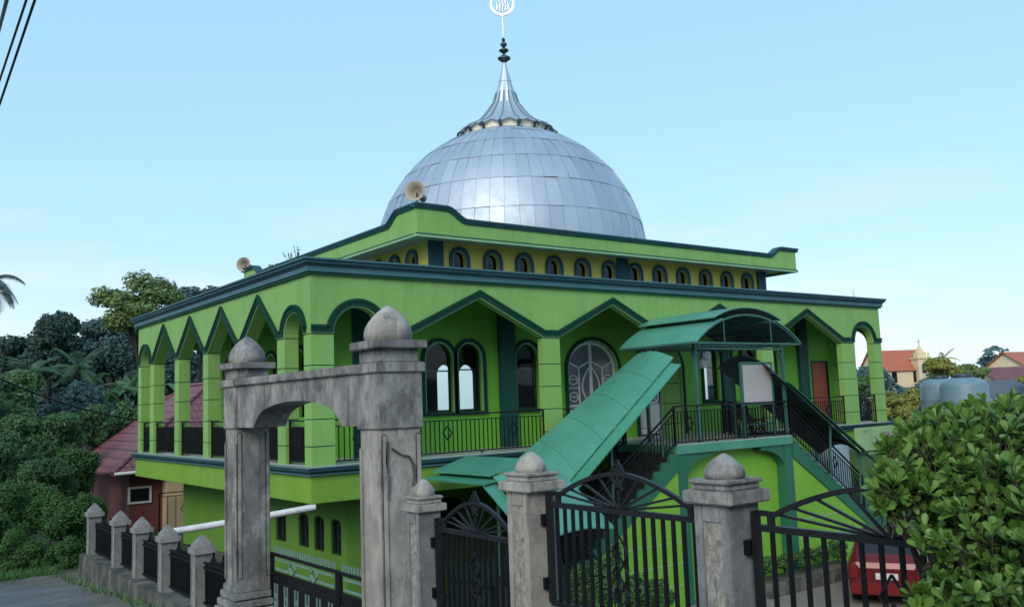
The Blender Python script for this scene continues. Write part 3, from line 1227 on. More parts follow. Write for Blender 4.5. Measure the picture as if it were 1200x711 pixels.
m = MB()
sheet(m, -CH, -1.08, -2.72, -.02, 0)
sheet(m, 1.08, CH, -2.72, -.02, 0)
sheet(m, -1.36, 1.36, -2.68, -.02, .15)
can = m.build('landing_canopy', [CANOPY, CANUNDER], MOS)
m = MB()
for y in (-2.66, -1.8, -.95, -.1):
    m.path([(CXc - CH + 2 * CH * i / 20, y, barrel(-CH + 2 * CH * i / 20) - .055) for i in range(21)], .045)
    m.bar((CXc - CH, y, CE - .03), (CXc + CH, y, CE - .03), .05)
for f in (-.95, -.7, -.45, -.2, .2, .45, .7, .95):
    m.bar((CXc + f * CH, -2.68, barrel(f * CH) - .05), (CXc + f * CH, -.06, barrel(f * CH) - .05), .035)
for x in (-1.0, .9):
    m.bar((CXc + x, -2.66, CE), (CXc + x, -2.66, barrel(x) - .05), .022)
for s_ in (-1, 1):
    m.bar((CXc + s_ * (CH - .02), -2.7, CE - .02), (CXc + s_ * (CH - .02), -.05, CE - .02), .07, .05)
m.bar((9.3, LY + .06, CE - .14), (12.9, LY + .06, CE - .14), .05)
m.build('canopy_frame', STEELG, can)
for (x, y) in ((9.32, LY + .08), (12.88, LY + .08), (9.32, -.5), (12.88, -.5)):
    m = MB()
    m.bar((x, y, -.02), (x, y, CE + .04), .075)
    m.bar((x, y, CE - .45), (x + (.35 if x < 11 else -.35), y, CE - .04), .035)
    m.build('canopy_post', STEELG, can)

# vaulted sheets over the flights
SLP = .765


def stair_sheet(mb, xt, xb, zt, zb, y0, y1, rise, tilt, mi=0, th=.03):
    mb.grid(lambda u, v: (xt + (xb - xt) * v, y0 + (y1 - y0) * u, zt + (zb - zt) * v + rise * math.sin(PI * u) + tilt * u), 10, 12, mi, True, (0, 0, -th))


m = MB()
def stair_top(u, v, dz=0., du=0.):
    """u across from the outer edge to the wall side, v down the flight"""
    A, B = Vector((8.5, LY + .05, 2.12)), Vector((8.94, -.6, 2.32))
    C_, D_ = Vector((4.05, LY + .05, -1.28)), Vector((4.3, -.6, -.46))
    p = A.lerp(B, u).lerp(C_.lerp(D_, u), v)
    return (p.x, p.y + du, p.z + .10 * math.sin(PI * max(0, min(1, u))) + dz)


m.grid(lambda u, v: stair_top(u, v), 10, 14, 0, True, (0, 0, -.03))
for v_ in (.17, .36, .55, .74, .92):
    m.path([stair_top(u / 10, v_, .002) for u in range(11)], .03, .008)
sc1 = m.build('stair_canopy', CANOPY, MOS)
m = MB()
m.grid(lambda u, v: (lambda p: (p[0] - .1, p[1] - .32 + .34 * u, p[2] - .19 + .05 * u))(stair_top(0, v)), 2, 14, 0, True, (0, 0, -.03))
m.build('canopy_edge', CANOPY2, sc1)
for i in range(7):
    m = MB()
    m.path([stair_top(u / 8, .03 + i / 6.6, -.055) for u in range(9)], .04)
    m.build('canopy_rib', STEELG, sc1)
for f in (.12, .5, .9):
    p = stair_top(.02, f, -.06)
    m = MB()
    m.bar((p[0], LY + .06, max(-RISE * NST, -.7 * (8.4 - p[0]))), (p[0], LY + .06, p[2]), .045)
    m.build('canopy_post', STEELG, sc1)
def right_top(u, v, dz=0.):
    A, B = Vector((12.05, LY - .1, 1.85)), Vector((12.35, -.4, 1.95))
    C_, D_ = Vector((16.3, LY - .1, -.78)), Vector((17.0, -.4, -.80))
    p = A.lerp(B, u).lerp(C_.lerp(D_, u), v)
    return (p.x, p.y, p.z + .34 * math.sin(PI * u) + dz)


m = MB()
m.grid(lambda u, v: right_top(u, v), 12, 14, 0, True, (0, 0, -.03))
sc2 = m.build('stair_canopy', [CANUNDER], MOS)
m = MB()
m.grid(lambda u, v: (12.6 + 4.3 * v, LY - .34 + .2 * u, 1.42 - .60 * 4.3 * v + .06 * u), 2, 12, 0, True, (0, 0, -.03))
m.build('canopy_edge', STRING, sc2)
for i in range(4):
    m = MB()
    m.path([right_top(u / 8, .04 + i / 3.3, -.06) for u in range(9)], .04)
    m.build('canopy_rib', CANUNDER, sc2)
for x in (14.4, 15.6):
    for u in (0.02, .98):
        p = right_top(u, (x - 12.1) / 3.7, -.06)
        m = MB()
        m.bar((p[0], max(LY + .04, min(p[1], -.46)), max(-RISE * NST, -.7 * (p[0] - 13.0))), p, .045)
        m.build('canopy_post', STEELG, sc2)
# roof over the mid landing and over the last flight
m = MB()
m.grid(lambda u, v: (2.72 + .95 * u, -2.45 + 2.2 * v, -.27 + .27 * u), 2, 3, 0, False, (0, 0, -.03))
m.grid(lambda u, v: (2.5 + .7 * u, -2.55 + 2.3 * v, -.42 + .12 * u), 2, 3, 1, False, (0, 0, -.03))
mc = m.build('landing_canopy', [CANOPY, CANOPY2], MOS)
m = MB()
m.grid(lambda u, v: (2.78 + 1.75 * u, -2.47 - 1.65 * v, -.30 - 1.07 * v + .10 * math.sin(PI * u)), 8, 6, 0, True, (0, 0, -.03))
m.grid(lambda u, v: (2.52 + .3 * u, -2.47 - 1.75 * v, -.46 - 1.13 * v + .04 * u), 2, 6, 1, True, (0, 0, -.03))
m.build('stair_canopy', [CANOPY, CANOPY2], MOS)
m = MB()
m = None
for x in (2.9, 4.4):
    for (y, z0, z1) in ((-2.45, zm, -.38), (-4.3, YARD, -1.6)):
        m = MB()
        m.bar((x, y, z0), (x, y, z1), .05)
        m.build('canopy_post', STEELG, mc)


# ------------------------------------------------------------------ things on and by the mosque
def loudspeaker(loc, direction, label, s=1., hh=.3):
    t = thing('horn_loudspeaker', loc, label, 'loudspeaker', 'loudspeakers on the mosque roof')
    d = Vector(direction).normalized()
    q = d.to_track_quat('Z', 'Y').to_matrix().to_4x4()
    m = MB()
    m.lathe([(.05, -.34), (.055, -.2), (.09, -.06), (.17, .08), (.27, .17), (.285, .17), (.28, .155), (.16, .05), (.07, -.08), (.0, -.12)], (0, 0, 0), 24)
    m.v = [tuple(q @ (Vector(v) * s) + Vector((0, 0, hh))) for v in m.v]
    m.build('horn', HORN, t, local=True)
    m = MB()
    m.lathe([(.0, -.50), (.09, -.50), (.10, -.47), (.10, -.34), (.0, -.34)], (0, 0, 0), 16)
    m.v = [tuple(q @ (Vector(v) * s) + Vector((0, 0, hh))) for v in m.v]
    m.build('driver', SILL, t, local=True)
    m = MB()
    m.bar((0, 0, 0), (0, 0, hh), .035)
    m.bar((-.1, 0, .01), (.1, 0, .01), .05, .02)
    m.build('bracket', FINI, t, local=True)


loudspeaker((3.32, 1.07, 6.08), (-.80, -.62, .12), 'beige horn loudspeaker on the swept parapet corner in front of the dome', .92, .26)
loudspeaker((3.27, 12.42, 6.08), (-.72, -.66, .05), 'pale horn loudspeaker on the far left roof corner, seen against the sky beside the tree', .9, .12)

m = MB()
t = thing('notice_board', (11.84, -2.12, 0), 'blank white notice board in a green frame standing on the stair landing', 'notice board')
m.box(11.24, 12.44, -2.14, -2.10, .92, 1.93)
m.build('board', BOARD, t)
m = MB()
for a, b in (((11.2, .88), (12.48, .88)), ((11.2, 1.97), (12.48, 1.97)), ((11.2, 0.0), (11.2, 1.99)), ((12.48, 0.0), (12.48, 1.99))):
    m.bar((a[0], -2.12, a[1]), (b[0], -2.12, b[1]), .075, .06)
m.bar((11.2, -2.12, .35), (12.48, -2.12, .35), .05)
for x in (11.2, 12.48):
    m.bar((x, -2.2, .02), (x, -1.75, .02), .06)
m.build('frame', STEELG, t)

t = thing('plastic_chair', (12.3, -1.5, 0), 'dark chair standing behind the landing railing below the notice board', 'chair')
m = MB()
m.box(-.24, .24, -.24, .24, .42, .47)
m.build('seat', BLACKS, t, local=True, bevel=.015)
m = MB()
m.grid(lambda u, v: (-.24 + .48 * u, .22 + .06 * v, .47 + .45 * v), 4, 4, 0, True, (0, .03, 0))
m.build('backrest', BLACKS, t, local=True)
for sx2 in (-1, 1):
    for sy2 in (-1, 1):
        m = MB()
        m.bar((sx2 * .21, sy2 * .21, .42), (sx2 * .25, sy2 * .25, 0), .04)
        m.build('leg', BLACKS, t, local=True)

t = thing('pendant_lamp', (10.75, -1.2, CE - .05), 'white globe lamps hanging in a cluster under the landing canopy', 'lamp')
for k, (dx, dy, dz) in enumerate(((0, 0, -.42), (.22, .1, -.22), (-.2, .08, -.18))):
    m = MB()
    m.lathe([(0, -.13), (.07, -.11), (.115, -.04), (.12, .02), (.08, .10), (.03, .14), (0, .145)], (dx, dy, dz), 14)
    m.build('globe', PVC, t, local=True)
m = MB()
for (dx, dy, dz) in ((0, 0, -.42), (.22, .1, -.22), (-.2, .08, -.18)):
    m.bar((dx, dy, dz + .14), (dx * .2, dy * .2, 0), .015)
m.build('cord', BLACK, t, local=True)

m = MB()
a_, b_ = Vector((-2.55, .80, -1.07)), Vector((.05, -.02, -.80))
m.tube([a_, a_.lerp(b_, .5) + Vector((0, 0, -.015)), b_], .066, 12)
tag(m.build('drain_pipe', PVC), 'white plastic pipe sloping from the fence up to the balcony corner', 'pipe')

# light green box wall at the right, with a pale blue wall behind
t = thing('annex', (19.2, -.6, YARD), 'low annex with a light green parapet wall at the right of the mosque', 'annex')
m = MB()
m.box(18.1, 21.6, -1.1, -.96, -.80, -.06)
m.build('parapet', paint('pale_green_parapet', (.26, .43, .20), .65, .3), t, bevel=.01)
m = MB()
m.box(17.3, 18.3, -.6, -.3, YARD, -.25)
m.build('side_wall', paint('pale_blue_wall', (.30, .42, .50), .7, .35), t)
m = MB()
m.box(18.5, 21.4, -.95, -.3, YARD, -.80)
m.build('wall', DARKSOFF, t)
m = MB()
m.tube([(18.55, -1.13, -.12), (18.35, -1.2, -.12), (18.3, -1.2, -.16)], .02, 6)
m.build('tap', SILV, t)

# planter under the right flight
t = thing('planter', (12.5, -3.0, YARD), 'low dark planter with shrubs along the right stair wall', 'planter')
m = MB()
m.box(10.4, 14.6, -3.25, -3.1, YARD, YARD + .35)
m.box(10.4, 10.55, -3.1, LY - .02, YARD, YARD + .35)
m.build('wall', CONC_D, t)
m = MB()
m.box(10.56, 14.6, -3.09, LY - .03, YARD, YARD + .28)
m.build('soil', SOIL, t)


# ------------------------------------------------------------------ foliage tools
def leaf_cards(mb, pts, size, rnd, aspect=2.3, mi=0, flat=.4):
    for p, outw in pts:
        s = size * rnd.uniform(.6, 1.35)
        n = (Vector(outw) * .9 + Vector((rnd.gauss(0, .6), rnd.gauss(0, .6), rnd.gauss(flat, .5))))
        if n.length < 1e-3:
            n = Vector((0, 0, 1))
        n.normalize()
        d = Vector((rnd.gauss(0, 1), rnd.gauss(0, 1), rnd.gauss(-.25, .6)))
        d = (d - n * d.dot(n))
        if d.length < 1e-3:
            continue
        d.normalize()
        c = n.cross(d)
        wv = s / aspect
        p = Vector(p)
        q = n * (s * .14)
        mb.add([p - d * s * .5, p + c * wv * .5 + q, p + d * s * .5, p - c * wv * .5 + q], [(0, 1, 2), (0, 2, 3)], mi)


def blob_pts(lobes, n, rnd, shell=.45):
    tot = sum(l[1][0] * l[1][1] + l[1][2] * l[1][0] for l in lobes)
    out = []
    for c, r in lobes:
        k = int(n * (r[0] * r[1] + r[2] * r[0]) / tot)
        for _ in range(k):
            v = Vector((rnd.gauss(0, 1), rnd.gauss(0, 1), rnd.gauss(0, 1))).normalized()
            f = 1 - shell * rnd.random() ** 1.6
            f *= 1 + .16 * math.sin(v.x * 7 + c[0]) * math.sin(v.y * 6 + c[1] * 3) + rnd.gauss(0, .05)
            out.append(((c[0] + v.x * r[0] * f, c[1] + v.y * r[1] * f, c[2] + v.z * r[2] * f), v))
    return out


def lobes_for(w, h, zc, rnd, n=9, spread=1.0):
    L = [((0, 0, zc), (w * .55, w * .55, h * .6))]
    for i in range(n):
        a = rnd.uniform(0, 2 * PI)
        e = rnd.uniform(-.65, 1)
        rr = rnd.uniform(.45, .8) * w * spread
        L.append(((rr * math.cos(a) * math.cos(e * .9), rr * math.sin(a) * math.cos(e * .9), zc + h * .72 * math.sin(e * 1.3)),
                  (w * rnd.uniform(.26, .46),) * 2 + (h * rnd.uniform(.2, .36),)))
    return L


def tree(name, base, w, h, trunk, mat, label, n, size, seed, group=None, cat='tree', lob=9, flat=.4, trunk_r=None, spread=1.0, shell=.5, aspect=2.2):
    """crown half-width w, crown half-height h, trunk height up to crown underside"""
    rnd = random.Random(seed)
    base = Vector(base)
    t = thing(name, base, label, cat, group)
    zc = trunk + h * .9
    L = lobes_for(w, h, zc, rnd, lob, spread)
    m = MB()
    leaf_cards(m, blob_pts(L, int(n * 2.5), rnd, shell), size * .70, rnd, aspect, 0, flat)
    m.build('crown', mat, t, local=True, recalc=False)
    m = MB()
    tr = trunk_r or max(.05, w * .075)
    m.tube([(0, 0, -.3), (tr * .3, 0, trunk * .5), (0, tr * .3, zc)], tr, 8, 0, tr * .45)
    for c, r in L[1:]:
        m.tube([(0, 0, trunk * .8), ((c[0]) * .4, c[1] * .4, (trunk + c[2]) * .5), c], tr * .4, 5, 0, tr * .1)
    m.build('trunk', BARK, t, local=True)
    return t


def place(px, py_top, d, h_total, zground=None):
    """base of a plant whose top shows at (px, py_top) at depth d"""
    top = at(px, py_top, d)
    return Vector((top.x, top.y, top.z - h_total))


# ------------------------------------------------------------------ boundary: gateway, posts, fence, gates
FXP = -2.87          # road-side face of the gateway and posts


def cap_dome(mb, cx, cy, z, r, h, mi=0):
    prof = [(r * a, h * b) for a, b in ((.90, 0), (.99, .10), (1.0, .20), (.95, .36), (.82, .53), (.62, .70), (.38, .85), (.16, .96), (.0, 1.0))]
    mb.lathe(prof, (cx, cy, z), 18, mi, True, 'Z', .012)


gate = thing('gateway', (FXP + .27, -5.6, -2.1), 'tall weathered concrete gateway with two domed pillars joined by an arched beam', 'gateway')
for (y0, y1, mat_, zb, blk) in ((-3.57, -3.06, CONC, -2.3, CONC), (-8.16, -7.65, CONC_P, -1.9, CONC)):
    yc, w_ = (y0 + y1) / 2, .52
    xc = FXP + w_ / 2
    m = MB()
    m.box(FXP, FXP + w_, y0, y1, zb, .92)
    # raised edge strips of the sunk panel on both seen faces
    for (ya, yb) in ((y0, y0 + .06), (y1 - .06, y1)):
        m.box(FXP - .022, FXP - .0005, ya, yb, -1.4, .7)
    for (xa, xb) in ((FXP, FXP + .07), (FXP + w_ - .07, FXP + w_)):
        m.box(xa, xb, y0 - .02, y0 - .0005, -1.35, .86)
    p = m.build('pillar', mat_, gate, bevel=.012)
    if zb > -2:
        m = MB()
        for pts in (((-2.80, .78), (-2.81, .55), (-2.79, .34), (-2.80, .12)), ((-2.74, .70), (-2.62, .62), (-2.52, .60), (-2.46, .50)), ((-2.46, .50), (-2.45, .38), (-2.47, .26))):
            for (xa, za), (xb, zb_) in zip(pts, pts[1:]):
                m.bar((xa, y0 - .012, za), (xb, y0 - .012, zb_), .035, .016)
        m.build('broken_plaster', CONC_D, p)
    m = MB()
    m.box(FXP - .03, FXP + w_ + .03, y0 - .03, y1 + .03, .92, 1.57)
    m.box(FXP - .06, FXP + w_ + .06, y0 - .06, y1 + .06, 1.57, 1.69)
    m.box(FXP + .0, FXP + w_ - .0, y0 + .0, y1 - .0, 1.69, 1.85)
    m.box(FXP - .085, FXP + w_ + .085, y0 - .085, y1 + .085, 1.85, 1.95)
    m.build('pillar_head', blk, p, bevel=.012)
    m = MB()
    cap_dome(m, xc, yc, 1.95, .29, .43)
    m.build('pillar_dome', CONC_P if zb > -2 else CONC, p)
    m = MB()
    for k, zz in enumerate((-1.46, -1.56, -1.68, -1.8)):
        e = .035 + .035 * k
        m.box(FXP - e, FXP + w_ + e, y0 - e, y1 + e, zz - (.1 if k < 3 else .6), zz)
    if zb < -2:
        m.build('plinth', CONC_B, p, bevel=.012)
m = MB()
P = [(-7.62, .96), (-7.15, .96)] + [(-5.72 - 1.38 * math.cos(PI * i / 16), .96 + .34 * math.sin(PI * i / 16) ** .8) for i in range(1, 16)] + [(-4.25, .94), (-3.6, .94), (-3.6, 1.58), (-7.62, 1.58)]
m.prism(P, FY(FXP), .0, .5)
bm_ = m.build('beam', CONC, gate)
m = MB()
m.box(FXP - .05, FXP + .55, -7.59, -3.63, 1.581, 1.69)
m.build('beam_coping', CONC, bm_, bevel=.012)


def post(yf, size, z_cap0, z_cap1, tip, zb, label, group, neck=True, panel=True, mats=(CONC, CONC_P), xc=None):
    """yf: the y of the near edge of the road-side face (face runs to yf+size)"""
    xc = FXP + size / 2 if xc is None else xc
    yc = yf + size / 2
    t = thing('gate_post' if neck else 'fence_post', (xc, yc, zb), label, 'post', group)
    h = size / 2
    m = MB()
    m.box(xc - h, xc + h, yc - h, yc + h, zb - .3, z_cap0)
    if panel:
        a = h * .50
        for (ya, yb) in ((yc - h, yc - h + a), (yc + h - a, yc + h)):
            m.box(xc - h - .018, xc - h - .0005, ya, yb, zb - .2, z_cap0 - .0)
        m.box(xc - h - .018, xc - h - .0005, yc - h + a + .0005, yc + h - a - .0005, z_cap0 - .13, z_cap0)
    m.build('shaft', mats[0], t, bevel=.008)
    if panel:
        m = MB()
        m.box(xc - h - .008, xc - h - .0005, yc - h + a + .001, yc + h - a - .001, zb - .2, z_cap0 - .132)
        m.build('panel', PEBBLE, t)
    e = size * .20
    zn = z_cap1
    m = MB()
    m.box(xc - h - e, xc + h + e, yc - h - e, yc + h + e, z_cap0, z_cap1)
    if neck:
        zn = z_cap1 + (tip - z_cap1) * .30
        m.box(xc - h - e * .2, xc + h + e * .2, yc - h - e * .2, yc + h + e * .2, z_cap1, zn - .03)
        m.box(xc - h - e * .5, xc + h + e * .5, yc - h - e * .5, yc + h + e * .5, zn - .03, zn)
    m.build('cap', mats[1], t, bevel=.01)
    m = MB()
    if neck:
        cap_dome(m, xc, yc, zn, h * .93, tip - zn)
    else:
        zn2 = zn + (tip - zn) * .3
        m.taper(xc, yc, zn, zn2, size * 1.12, size * 1.12, size * 1.0, size * 1.0)
        m.taper(xc, yc, zn2, tip, size * .95, size * .95, size * .10, size * .10)
    m.build('dome' if neck else 'peak', mats[1], t, bevel=0 if neck else .008)
    return t


GP = 'domed posts of the road gates'
post(-8.97, .26, .05, .13, .39, -1.2, 'smallest domed gate post, touching the tall pillar of the gateway', GP, True, True, (CONC_B, CONC_P))
post(-10.86, .32, .37, .455, .72, -1.1, 'domed gate post standing before the foot of the sloping green stair canopy', GP, True, True, (CONC_P, CONC_P))
post(-13.12, .32, .41, .50, .755, -.9, 'pebble panelled domed gate post below the middle of the stair landing', GP, True, True, (CONC_B, CONC))
post(-15.6, .32, .45, .53, .78, -.7, 'domed gate post hidden in the large leafy bush', GP, True, True, (CONC_B, CONC))

FP = 'concrete posts of the roadside fence'
names = ['fence post next to the tall gateway pillar, nearest of the roadside row', 'second fence post from the gateway, with a worn pale edge',
         'middle fence post of the five along the road', 'fourth fence post from the gateway, before the maroon wall', 'farthest fence post of the row, at the corner beside the green shrubs']
yfs = [-1.64, .32, 2.13, 3.86, 6.3]
fposts = []
for lab, y in zip(names, yfs):
    fposts.append(post(y, .27, -1.2, -1.09, -.88, -2.0, lab, FP, False, True, (CONC_B, CONC)))
m = MB()
mw = [(-3.05, -2.15), (-.5, -2.12), (2.5, -2.08), (6.75, -2.05)]
vs, fs = [], []
N_ = 30
rn = random.Random(5)
m.grid(lambda u, v: (FXP - .14 - .06 * (1 - v) + .03 * math.sin(u * 40) * (1 - v), -3.05 + 9.75 * u, -3.1 + v * (3.1 - 2.12 + .04 * u)), N_, 5, 0, True, (.45, 0, 0))
tag(m.build('retaining_wall', CONC_D), 'rough dark concrete retaining wall carrying the row of fence posts beside the road', 'wall')
fnames = ['black iron fence panel between the gateway pillar and the nearest fence post', 'black iron fence panel between the first and second fence posts', 'black iron fence panel between the second and middle fence posts',
          'black iron fence panel between the middle and fourth fence posts', 'black iron fence panel next to the farthest fence post']
yy = [-3.06] + [v for y in yfs for v in (y, y + .27)]
for i, lab in enumerate(fnames):
    a, b = yy[2 * i], yy[2 * i + 1]
    t = thing('iron_fence', (FXP + .13, (a + b) / 2, -2.05), lab, 'fence', 'black panels of the roadside fence')
    m = MB()
    x = FXP + .13
    for z in (-2.0, -1.42):
        m.bar((x, a, z), (x, b, z), .035)
    m.bar((x, a, -1.34), (x, b, -1.34), .03)
    m.build('rail', BLACK, t)
    m = MB()
    k = max(4, int((b - a) / .075))
    for j in range(1, k):
        y = a + (b - a) * j / k
        m.bar((x, y, -2.04), (x, y, -1.36 + .10 * math.sin(PI * j / k)), .024)
    for j in range(1, 3):
        y = a + (b - a) * j / 3
        m.path([(x, y + .13 * math.cos(q * PI / 6), -1.33 + .12 * math.sin(q * PI / 6)) for q in range(7)], .022)
        m.bar((x, y, -1.3), (x, y, -1.12), .03)
    m.box(x + .02, x + .024, a + .01, b - .01, -2.0, -1.42)
    m.build('bars', BLACK, t)


def fan_gate(y0, y1, zr, zb, zpk, label, hinge_first=True, dense=False, bars=18):
    """leaf in the plane x; y0 > y1 (left to right as seen from the road)"""
    x = -2.70
    t = thing('fan_gate', (x, (y0 + y1) / 2, zb), label, 'gate', 'black fan topped gates between the domed posts')
    yc = (y0 + y1) / 2
    hw = (y0 - y1) / 2
    m = MB()
    for y in (y0, y1):
        m.bar((x, y, zb), (x, y, zr + .11), .05)
    m.bar((x, y0, zb), (x, y1, zb), .045)
    m.bar((x, y0, zr), (x, y1, zr), .045)
    m.bar((x, y0 - .0, zr + .10), (x, y0 - .14, zr + .10), .035)
    m.bar((x, y1 + .0, zr + .10), (x, y1 + .14, zr + .10), .035)
    ft = m.build('frame', BLACKS, t)
    m = MB()
    for j in range(1, bars):
        y = y0 + (y1 - y0) * j / bars
        m.bar((x, y, zb), (x, y, zr), .026)
    m.build('bars', BLACK, t)
    m = MB()
    aw = hw - .13
    rise = zpk - zr - .08
    pts = []
    for i in range(21):
        a = PI * i / 20
        pts.append((x, yc + aw * math.cos(a), zr + .08 + rise * (1 - abs(math.cos(a)) ** 1.8)))
    m.path(pts, .036, .034)
    m.bar((x, yc + aw, zr), (x, yc + aw, zr + .10), .04)
    m.bar((x, yc - aw, zr), (x, yc - aw, zr + .10), .04)
    m.build('arch', BLACKS, t)
    m = MB()
    for i in range(1, 10):
        if i == 5:
            continue
        a = PI * i / 10
        m.bar((x, yc, zr + .01), (x, yc + aw * .985 * math.cos(a), zr + .08 + rise * .98 * (1 - abs(math.cos(a)) ** 1.8)), .018)
    m.build('fan', BLACKS, t)
    m = MB()
    zc_ = zpk - .01
    for (a, b) in ((.09, .12),):
        q = [(x, yc, zc_ + b), (x, yc - a, zc_), (x, yc, zc_ - b), (x, yc + a, zc_)]
        for i in range(4):
            m.bar(q[i], q[(i + 1) % 4], .020)
    m.bar((x, yc - .045, zc_ - .12), (x, yc + .045, zc_ + .06), .014)
    m.bar((x, yc + .045, zc_ - .12), (x, yc - .045, zc_ + .06), .014)
    m.bar((x, yc, zr), (x, yc, zc_ + .11), .02)
    m.build('crown', BLACKS, t)
    m = MB()
    zz = zb + (zr - zb) * .42
    for k in (-1, 0, 1):
        c = (x - .02, yc, zz + k * .17)
        q = [(c[0], c[1], c[2] + .14), (c[0], c[1] - .09, c[2]), (c[0], c[1], c[2] - .14), (c[0], c[1] + .09, c[2])]
        for i in range(4):
            m.bar(q[i], q[(i + 1) % 4], .014)
    m.build('ornament', BLACKS, t)
    yh = y0 if hinge_first else y1
    s_ = 1 if hinge_first else -1
    for z in (zr - .14, zb + .16):
        m = MB()
        m.box(x - .05, x + .05, yh + (.025 if s_ > 0 else -.10), yh + (.10 if s_ > 0 else -.025), z - .05, z + .05)
        m.build('hinge', BLACK, t)
    return t


fan_gate(-9.04, -10.46, -.13, -.95, .19, 'narrow black fan gate between the two left domed posts', bars=15)
fan_gate(-10.93, -12.74, .255, -.60, .56, 'black fan gate with bare bars before the green stair wall', bars=17)
fan_gate(-13.20, -15.2, .25, -.62, .57, 'black fan gate running into the large bush before the red car', bars=15)

# double gate inside the gateway opening
for (ya, yb, lab) in ((-3.63, -5.90, 'wide black entrance gate leaf inside the gateway, with spikes along its top'), (-5.97, -7.62, 'short black entrance gate leaf beside the pale gateway pillar')):
    x = -2.34
    t = thing('entrance_gate', (x, (ya + yb) / 2, -2.2), lab, 'gate', 'leaves of the gateway double gate')
    m = MB()
    for y in (ya, yb):
        m.bar((x, y, -2.2), (x, y, -1.0), .055)
    for z in (-2.15, -1.30, -1.02):
        m.bar((x, ya, z), (x, yb, z), .045)
    m.build('frame', BLACK, t)
    m = MB()
    m.box(x - .012, x + .012, yb + .03, ya - .03, -2.14, -1.33)
    k = 6
    for j in range(k):
        y = ya + (yb - ya) * (j + .5) / k
        for dy in (-.05, .05):
            m.bar((x - .02, y + dy, -1.45), (x - .02, y + dy, -1.95), .018, None, 1)
        q = [(x - .02, y, -1.6), (x - .02, y - .05, -1.7), (x - .02, y, -1.8), (x - .02, y + .05, -1.7)]
        for i in range(4):
            m.bar(q[i], q[(i + 1) % 4], .016, None, 1)
    m.build('panel', [BLACK, SILL], t)
    m = MB()
    k = max(2, int(abs(yb - ya) / .62))
    for j in range(k):
        a = ya + (yb - ya) * j / k
        b = ya + (yb - ya) * (j + 1) / k
        for z in (-1.09, -1.16, -1.23):
            if z == -1.16:
                continue
            m.bar((x, a - .12, z), (x, b + .12, z), .024)
        c = b if j < k - 1 else None
        if c is not None:
            q = [(x, c, -1.06), (x, c - .12, -1.16), (x, c, -1.26), (x, c + .12, -1.16)]
            for i in range(4):
                m.bar(q[i], q[(i + 1) % 4], .024)
    n = int(abs(yb - ya) / .085)
    for j in range(1, n):
        y = ya + (yb - ya) * j / n
        m.bar((x, y, -1.0), (x, y, -.90), .018)
    m.build('top_band', SILL, t)

# ------------------------------------------------------------------ overhead and side cables
def cable(name, pts, r, label, group):
    m = MB()
    m.tube(pts, r, 6)
    tag(m.build(name, CABLE), label, 'cable', group)


def sag(a, b, s, n=14):
    a, b = Vector(a), Vector(b)
    return [a.lerp(b, i / n) - Vector((0, 0, s * 4 * (i / n) * (1 - i / n))) for i in range(n + 1)]


for (p0, p1, r, lab) in (((8, 0), (0, 31), .020, 'thick dark overhead cable in the top left corner of the sky'), ((31, 0), (0, 93), .013, 'middle thin overhead cable of the three at the upper left'), ((41, 0), (0, 121), .014, 'lowest thin overhead cable of the three at the upper left')):
    a, b = at(p0[0], p0[1], 9.0), at(p1[0], p1[1], 11.0)
    d = b - a
    cable('power_cable', [a - d * 6, a - d * 3, a, b, b + d * 10, b + d * 24], r, lab, 'overhead cables at the upper left')
cable('power_cable', sag(at(-40, 424, 24), at(163, 492, 29), .25), .028, 'dark sagging cable crossing the trees to the maroon tiled roof', 'cables crossing the left trees')
cable('power_cable', sag(at(-40, 470, 24), at(140, 500, 29), .12), .014, 'thin lower cable crossing the shrubs towards the maroon roof', 'cables crossing the left trees')

